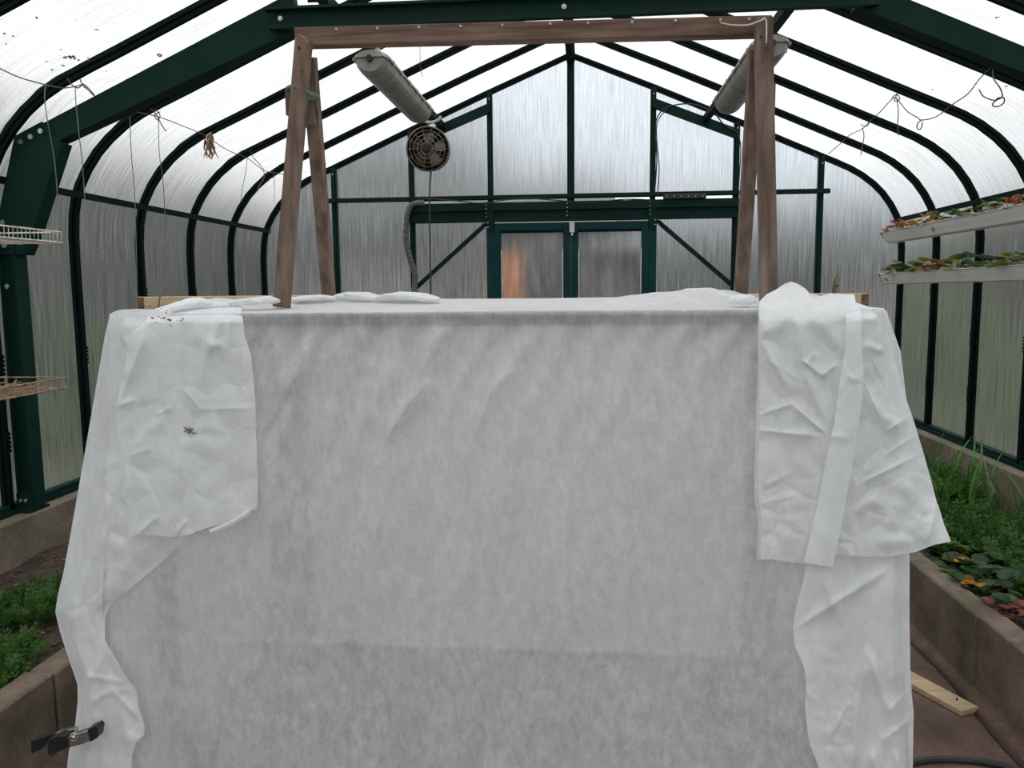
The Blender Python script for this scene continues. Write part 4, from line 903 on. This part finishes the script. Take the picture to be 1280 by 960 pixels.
CC = [(1082, 480, 1108, 540, 5, .014, 'r'), (1108, 540, 1136, 520, 5, .014, 'r'), (1090, 500, 1112, 530, 6, .012, 'g'), (1075, 605, 1145, 570, 3, .010, 'r'), (1143, 545, 1105, 570, 3, .008, 'r'), (1082, 430, 1105, 440, 5, .010, 'g'), (1080, 400, 1100, 395, 5, .008, 'r'), (1150, 645, 1140, 670, 4, .010, 'r'), (1110, 660, 1125, 625, 10, .010, 'g'), (1070, 640, 1100, 620, 6, .008, 'g'), (1128, 600, 1160, 640, 9, .008, 'g'), (1106, 480, 1120, 540, 8, .010, 'g'), (1090, 680, 1160, 672, 8, .008, 'g'), (1170, 628, 1160, 680, 5, .012, 'r')]
def dfc(s, t, x, y):
    h = .036+creases(x, y, CC)+crumple(x, y, 38, .011, 51)*smooth1(y, 400, 440)+.008*noise.noise((x/28, y/50, 6))
    h -= .05*smooth1(s, .75, 1)*(1-smooth1(y, 600, 690))
    if y < 402: h -= (402-y)**2*.0003
    return h
left = [(1058, 374), (1066, 420), (1060, 500), (1044, 590), (1030, 650), (1022, 690)]
right = [(1100, 385), (1108, 410), (1116, 440), (1128, 485), (1142, 525), (1154, 565), (1164, 600), (1171, 628), (1173, 632), (1180, 655), (1189, 677)]
topc = [(1058, 374), (1066, 377), (1076, 380), (1088, 384), (1100, 385)]
botc = [(1022, 692), (1050, 694), (1085, 696), (1115, 695), (1145, 690), (1168, 681), (1189, 677)]
left[-1] = (1022, 692)
sheet('right_fold', left, right, topc, botc, 110, 190, dfc, fl_thick, fr_)
def dst(s, t, x, y):
    h = .064+.006*math.sin(s*3.14)+creases(x, y, [(1030, 545, 1060, 547, 4, .006, 'r'), (1058, 470, 1075, 476, 5, .006, 'r')])+crumple(x, y, 40, .005, 61)+.004*noise.noise((x/30, y/60, 3))
    if y < 402: h -= (402-y)**2*.0003
    return h
left = [(1052, 372), (1058, 400), (1056, 440), (1049, 480), (1043, 530), (1035, 560), (1028, 600), (1018, 650), (1005, 702)]
right = [(1076, 382), (1077, 430), (1080, 475), (1075, 520), (1066, 580), (1060, 610), (1051, 660), (1040, 709)]
sheet('narrow_fold', left, right, [(1052, 372), (1064, 374), (1076, 382)], [(1005, 702), (1022, 706), (1040, 709)], 24, 150, dst, fl_thick, fr_)
# crumpled fleece rolls lying on the top
def roll(cl, w, h, label, y_, seed, nm='fleece_bunch'):
    P = [px(a, b, 1, yy) for a, b, yy in cl]; P = smoothpath(P, 8); bm = bmesh.new(); rings = []
    n = len(P)
    for i, p in enumerate(P):
        q = i/(n-1); e_ = math.sin(math.pi*min(1, max(0, q*.96+.02)))**.5; d = (P[min(n-1, i+1)]-P[max(0, i-1)]).normalized(); sd = d.cross(Vector((0, 0, 1))).normalized(); ring_ = []
        for k in range(20):
            t_ = 2*math.pi*k/20; a_, b_ = math.cos(t_), math.sin(t_); f = 1+.28*noise.noise((q*4+seed, a_*1.3, b_*1.3))+.18*noise.noise((q*11+seed, a_*2, b_*2))
            ring_.append(bm.verts.new(p+sd*a_*w*e_*f+Vector((0, 0, b_*h*e_*f))))
        rings.append(ring_)
    for A, B in zip(rings, rings[1:]):
        for k in range(20): bm.faces.new((A[k], A[(k+1) % 20], B[(k+1) % 20], B[k]))
    bm.faces.new(rings[0][::-1]); bm.faces.new(rings[-1]); bmesh.ops.recalc_face_normals(bm, faces=bm.faces)
    return tag(obj(nm, bm, fl_thick, smooth=True), label, 'fleece')
roll([(285, 378, 2.12), (305, 377, 2.16), (322, 376, 2.18), (338, 375, 2.20), (346, 377, 2.22)], .035, .011, 'twisted white fleece bunch on the bench top left of the left timber legs', 0, 1)
roll([(215, 386, 2.03), (232, 380, 2.07), (250, 379, 2.10), (268, 382, 2.12), (288, 381, 2.12)], .035, .014, 'crumpled white fleece bunch above the dirty left flap', 0, 6)
roll([(362, 375, 2.40), (380, 373, 2.46), (405, 372, 2.5), (418, 373, 2.5)], .04, .009, 'flat white fleece bunch between the two left timber legs', 0, 2)
roll([(418, 372, 2.60), (440, 370, 2.58), (458, 371, 2.55), (475, 374, 2.52)], .05, .014, 'pointed white fleece bunch right of the left timber legs', 0, 3)
roll([(472, 373, 2.5), (495, 370.5, 2.48), (525, 371, 2.46), (548, 374.5, 2.44)], .06, .013, 'smooth white fleece roll lying below the round fan', 0, 4)
roll([(850, 366, 2.58), (870, 366, 2.6), (893, 368, 2.58), (912, 373, 2.5)], .05, .016, 'crumpled white fleece bunch on the mound left of the right timber legs', 0, 5)
roll([(916, 376, 2.13), (930, 374, 2.15), (946, 376, 2.16)], .035, .014, 'small white fleece bunch between the two right timber legs', 0, 8)

# wooden boards at the back of the bench, resting on a wider shelf
def crate(xa, xb, zt, label):
    t = empty('board_crate', ((xa+xb)/2, 2.95, zt-.12), label, 'crate', 'shallow board crates on the bench')
    y0, y1 = 2.75, 3.15; z0 = zt-.12
    for nm, a in (('front_board', (xa+.022, xb-.022, y0, y0+.02, z0, zt)), ('back_board', (xa+.022, xb-.022, y1-.02, y1, z0, zt)), ('end_board', (xa, xa+.022, y0, y1, z0, zt)), ('end_board', (xb-.022, xb, y0, y1, z0, zt)), ('bottom', (xa+.02, xb-.02, y0+.02, y1-.02, z0, z0+.01))):
        bm = bx(*a, bev=.002)
        obj(nm, bm, wood_new, t)
    for x in (xa+.011, xb-.011):
        if (x < 0 and x < xa+.1) or (x > 0 and x > xb-.1):
            obj('end_grain', bx(x-.010, x+.010, y0-.004, y0+.001, z0+.002, zt-.002), wood_end, t)
XCL = (px(172, 371, 1, 2.75).x, px(505, 371, 1, 2.75).x); XCR = (px(880, 371, 1, 2.75).x, px(1086, 371, 1, 2.75).x)
ZC = 1.545
crate(XCL[0], XCL[1], px(172, 371, 1, 2.75).z, 'long pale pine crate at the back left of the fleece top')
crate(XCR[0], XCR[1], px(1086, 366.5, 1, 2.75).z, 'short pale pine crate at the back right of the fleece top')
for o_ in list(C.objects):
    pass
t = tag(obj('dry_stem', tb([px(198, 386, 1, 2.74), px(199, 375, 1, 2.72), px(202, 362, 1, 2.71)], [.004, .003, .0025], 5), pale_chip), 'pale dry stem poking up at the left crate', 'stem')
t = empty('bare_twig', px(1044, 372, 1, 2.85), 'short brown twig sticking up behind the right crate board', 'twig')
obj('stem', tb([px(1044, 385, 1, 2.85), px(1044, 360, 1, 2.85), px(1046, 342, 1, 2.85)], [.005, .004, .002], 6), string_b, t)
obj('stem', tb([px(1043, 385, 1, 2.86), px(1042, 362, 1, 2.86), px(1043, 346, 1, 2.86)], [.005, .004, .002], 6), string_b, t)
obj('bud', tb([px(1045, 358, 1, 2.845), px(1048, 356, 1, 2.84)], [.005, .002], 5), leaf_g, t)
# rear shelf that carries the crates
sh = empty('rear_shelf', (-.2, 3, 0), 'plain timber shelf under the crates behind the fleece', 'shelf')
# (kept inside the crate footprint)
zb_ = min(px(172, 371, 1, 2.75).z, px(1086, 366.5, 1, 2.75).z)-.12
obj('shelf_board', bx(XCL[0]+.02, XCR[1]-.02, YB+.075, YB+.115, 1.36, 1.40), inner_wood, sh)
for x in (XCL[0]+.05, XCR[1]-.09):
    obj('leg', bx(x, x+.04, YB+.075, YB+.115, .0 if abs(x) < 1.55 else .0, 1.36), inner_wood, sh)
    obj('arm', bx(x, x+.04, 2.77, YB+.115, 1.40, zb_-.001), inner_wood, sh)

# ------------------------------------------------------------------ timber trestle
YA, YF_, YK = 2.36, 2.25, 2.68
tf = empty('timber_trestle', (-.05, 2.42, 1.5), 'weathered brown timber A-frame trestle standing on the fleece covered bench', 'trestle')
bt = px(372, 37, 1, YA); bt2 = px(962, 22, 1, YA); zt0, zt1 = bt.z, bt2.z; hb = .05
xl, xr = px(372, 60, 1, YA).x, px(941, 60, 1, YA).x
bm = bmesh.new(); bar(bm, (xl, YA, zt0-hb/2), (xr+.045, YA, zt1-hb/2), .045, hb); bmesh.ops.bevel(bm, geom=list(bm.edges), offset=.002, segments=1, affect='EDGES'); obj('top_beam', bm, wood_beam, tf)
def tleg(top, foot, w, d):
    bm = bmesh.new(); bar(bm, top, foot, w, d, (0, 1, 0)); bmesh.ops.bevel(bm, geom=list(bm.edges), offset=.002, segments=1, affect='EDGES'); obj('leg', bm, wood_old, tf)
def onp(x, y, Y): return px(x, y, 1, Y)
tleg(onp(380, 50, YA-.045), onp(352, 384, YF_), .042, .036)
tleg(onp(386, 72, YA+.030), onp(412, 380, YK), .040, .036)
tleg(onp(954, 24, YA-.045), onp(961, 384, YF_), .044, .036)
tleg(onp(946, 60, YA+.030), onp(925, 382, YK), .040, .036)
for (a, b, c, d, yy) in ((357, 110, 368, 144, 2.33), (380, 84, 391, 156, 2.42), (960, 103, 970, 138, 2.33), (944, 84, 948, 150, 2.42)):
    p, q = px(a, d, 1, yy), px(c, b, 1, yy); obj('spacer_block', bx(p.x, q.x, yy, yy+.05, p.z, q.z, bev=.002), wood_old, tf)
for x in (421, 472, 524, 576, 628, 688, 735, 790, 844, 900, 936):
    p = px(x, 34, 1, YA-.022); z = zt0+(zt1-zt0)*(p.x-xl)/(xr-xl)-.010; bolt(tf, (p.x, YA-.022, z), (0, -1, 0), .0035, white_wire, 'screw')
for (a, b) in ((374, 60), (378, 90), (951, 46), (958, 60), (955, 340)): p = px(a, b, 1, YF_+.03 if b > 200 else YA-.066); bolt(tf, p, (0, -1, 0), .003, rubber, 'screw')
c0 = px(376, 114, 1, 2.33); P = [c0+Vector((.040*math.cos(t), .07*math.sin(t)*.9+.02, -.010*math.cos(t)+.003*math.sin(3*t))) for t in [2*math.pi*k/20 for k in range(20)]]
tie = tag(obj('green_tie', tb(P, .0055, 6, True), green_tie), 'green twine tied around the left front timber leg', 'twine')
tag(obj('cord_loop', tb(smoothpath([px(372, 44, 1, YA-.07), px(379, 46, 1, YA-.07), px(384, 52, 1, YA-.072), px(383, 60, 1, YA-.07), px(386, 70, 1, YA-.07)]), .0022, 5), straw), 'thin straw coloured cord on the left end of the wooden beam', 'cord')
tag(obj('cord_loop', tb(smoothpath([px(900, 28, 1, YA-.03), px(915, 31, 1, YA-.03), px(935, 31, 1, YA-.045), px(950, 26, 1, YA-.075), px(957, 24, 1, YA-.07), px(958, 40, 1, YA-.068), px(957, 72, 1, YA-.066)]), .0022, 5), white_wire), 'thin white cord curling over the right end of the wooden beam', 'cord')

# ------------------------------------------------------------------ spring clamp
YC = Y0-.085
cl = empty('spring_clamp', px(80, 925, 1, YC), 'spring clamp with black grips and metal body pinching the left fleece drape', 'clamp')
def cprism(l, y, t, m, nm):
    bm = bmesh.new(); prism(bm, [px(a, b, 1, y) for a, b in l], (0, t, 0)); bmesh.ops.bevel(bm, geom=list(bm.edges), offset=.0012, segments=1, affect='EDGES'); return obj(nm, bm, m, cl)
cprism([(84, 922), (98, 917), (112, 912), (116, 924), (104, 930), (86, 935)], YC, .022, chrome, 'jaw_body')
cprism([(70, 916), (92, 911), (94, 917), (72, 924)], YC+.03, .018, chrome, 'rear_arm')
cprism([(109, 912), (120, 907), (123, 911), (121, 923), (112, 928)], YC-.004, .03, black, 'jaw_pad')
cprism([(60, 925), (72, 920), (83, 920), (86, 934), (62, 945), (59, 942)], YC-.004, .03, black, 'grip')
cprism([(38, 927), (60, 919), (76, 915), (78, 920), (60, 926), (50, 938), (39, 942)], YC+.03, .026, black, 'grip')
obj('spring', tb([px(92+math.cos(t*6.28*3)*4, 921+math.sin(t*6.28*3)*5, 1, YC-.002+.026*t) for t in [k/36 for k in range(37)]], .0016, 5), steel, cl)
obj('pivot_pin', tb([px(92, 921, 1, YC-.006), px(92, 921, 1, YC+.05)], .003, 8), steel, cl)

# debris lying outside on the near left roof panes
def roofhit(x, y):
    d = px(x, y, 1, 5.0)-CP; d.normalize(); t = 1.5
    while t < 9:
        p = CP+d*t
        if abs(p.x) > 2.86 or p.z > prof_z(p.x)+.012: return p
        t += .004
    return CP+d*t
bm = bmesh.new(); r3 = random.Random(5)
for (a, b, q) in [(88, 70, 6), (90, 72, 6), (82, 72, 4), (98, 75, 3), (79, 82, 3), (66, 87, 3), (112, 76, 3), (45, 22, 3), (120, 37, 3), (132, 89, 2), (218, 25, 2), (5, 42, 3), (16, 45, 2), (8, 55, 2), (76, 62, 2), (110, 72, 2), (199, 69, 6), (1215, 70, 3), (1246, 22, 3), (1258, 108, 3), (1166, 112, 2), (58, 77, 2)]:
    p = roofhit(a, b)
    for k in range(4):
        dd = Vector((r3.uniform(-1, 1), r3.uniform(-1, 1), r3.uniform(-.3, .3))).normalized()*q*.0016; p2 = p+Vector((r3.uniform(-1, 1), r3.uniform(-1, 1), 0))*q*.002; bar(bm, p2-dd, p2+dd, q*.0012, .003)
tag(obj('roof_debris', bm, straw), 'scattered bits of leaf and bark stuck on the roof panes', 'debris', kind='stuff')

# ------------------------------------------------------------------ outside
def hedge(name, x0, x1, y0, y1, h, m, label, seed=0, cat='hedge'):
    bm = bmesh.new(); nx = max(6, int(abs(x1-x0)/.5)); ny = max(6, int(abs(y1-y0)/.5)); nz = max(4, int(h/.5)); box(bm, x0, x1, y0, y1, -.13, h)
    bmesh.ops.subdivide_edges(bm, edges=bm.edges[:], cuts=max(3, min(14, max(nx, ny, nz))), use_grid_fill=True)
    for v_ in bm.verts:
        c = v_.co; n_ = Vector((noise.noise(c*.7+Vector((seed, 0, 0))), noise.noise(c*.7+Vector((0, seed, 5))), noise.noise(c*.5+Vector((3, 0, seed)))))*.9
        if c.z < .1: n_.z = 0
        v_.co = c+n_*(.8 if c.z > h*.6 else .4)
    return tag(obj(name, bm, m), label, cat, kind='stuff')
hedge('tall_hedge', -13, -10, 3, 26, 6.2, hedge_m, 'tall dull grey green hedge outside beyond the left wall, blurred by the glazing', 1)
hedge('tall_hedge', 8.0, 10.5, 3, 14, 3.6, hedge_m, 'lower dark hedge outside beyond the right wall', 4)
def house(name, x0, x1, y0, y1, h, label, feats):
    t = empty(name, ((x0+x1)/2, y0, -.13), label, 'building')
    obj('outer_wall', bx(x0, x1, y0, y1, -.13, h), bld_m, t)
    bm = bmesh.new(); ym = (y0+y1)/2; prism(bm, [Vector((x0-.3, y0-.3, h)), Vector((x0-.3, y1+.3, h)), Vector((x0-.3, ym, h+.9))], (x1-x0+.6, 0, 0)); obj('roof', bm, roof_m, t)
    for (a, b, c, d, m, nm) in feats: obj(nm, bx(a, b, y0-.08, y0+.02, c, d), m, t)
    return t
house('outbuilding', -8.5, .38, 14.5, 18, 2.75, 'blurred brown outbuilding with an orange door seen through the left door pane', [(-1.22, -.9, -.1, 2.2, bld_o, 'door'), (-.7, -.1, -.1, 2.3, bld_d, 'window'), (-4.2, -2.6, .6, 1.9, bld_w, 'window'), (-6.5, -5.4, .5, 2.0, bld_d, 'window')])
house('outbuilding', .42, 9.0, 14.4, 17.5, 2.2, 'blurred low dark outbuilding seen through the right door and gable panes', [(.8, 3.4, -.1, 2.1, bld_d, 'door'), (4.2, 5.6, .6, 1.6, bld_w, 'window')])
hedge('background_trees', -9, -2.5, 24, 27, 6.0, hedge_m, 'dark blurred trees behind the outbuildings on the left', 9, 'trees')
for k, (x, y, r_, m, lb) in enumerate([(-4.2, 5.6, .7, hedge_g, 'green shrub outside against the left wall'), (-4.0, 4.2, .5, hedge_g, 'smaller green shrub outside the left wall by the column'), (4.3, 8.2, 1.0, hedge_g, 'yellow green shrub outside the right wall near the gable'), (4.2, 6.0, .7, hedge_g, 'low green shrub outside the right wall'), (4.6, 4.4, .8, hedge_g, 'green shrub outside the right wall at the picture edge')]):
    t = empty('outside_shrub', (x, y, -.13), lb+', blurred by the glazing', 'shrub', 'shrubs outside the walls')
    bm = bmesh.new()
    for q in range(170):
        a = rnd.uniform(0, 6.28); e_ = rnd.uniform(-.3, 1.57); rr_ = r_*rnd.uniform(.5, 1); p = Vector((x+math.cos(a)*math.cos(e_)*rr_, y+math.sin(a)*math.cos(e_)*rr_, .55+math.sin(e_)*rr_*1.15)); d = Vector((rnd.uniform(-1, 1), rnd.uniform(-1, 1), rnd.uniform(-1, 1))).normalized(); s_ = d.orthogonal().normalized(); L = .16
        bm.faces.new([bm.verts.new(p-d*L), bm.verts.new(p+s_*L*.5), bm.verts.new(p+d*L), bm.verts.new(p-s_*L*.5)])
    o = obj('foliage', bm, m, t); o['kind'] = 'stuff'
    obj('stem', tb([(x, y, -.13), (x+.03, y, .4), (x, y+.05, .8)], [.04, .03, .015], 6), string_b, t)
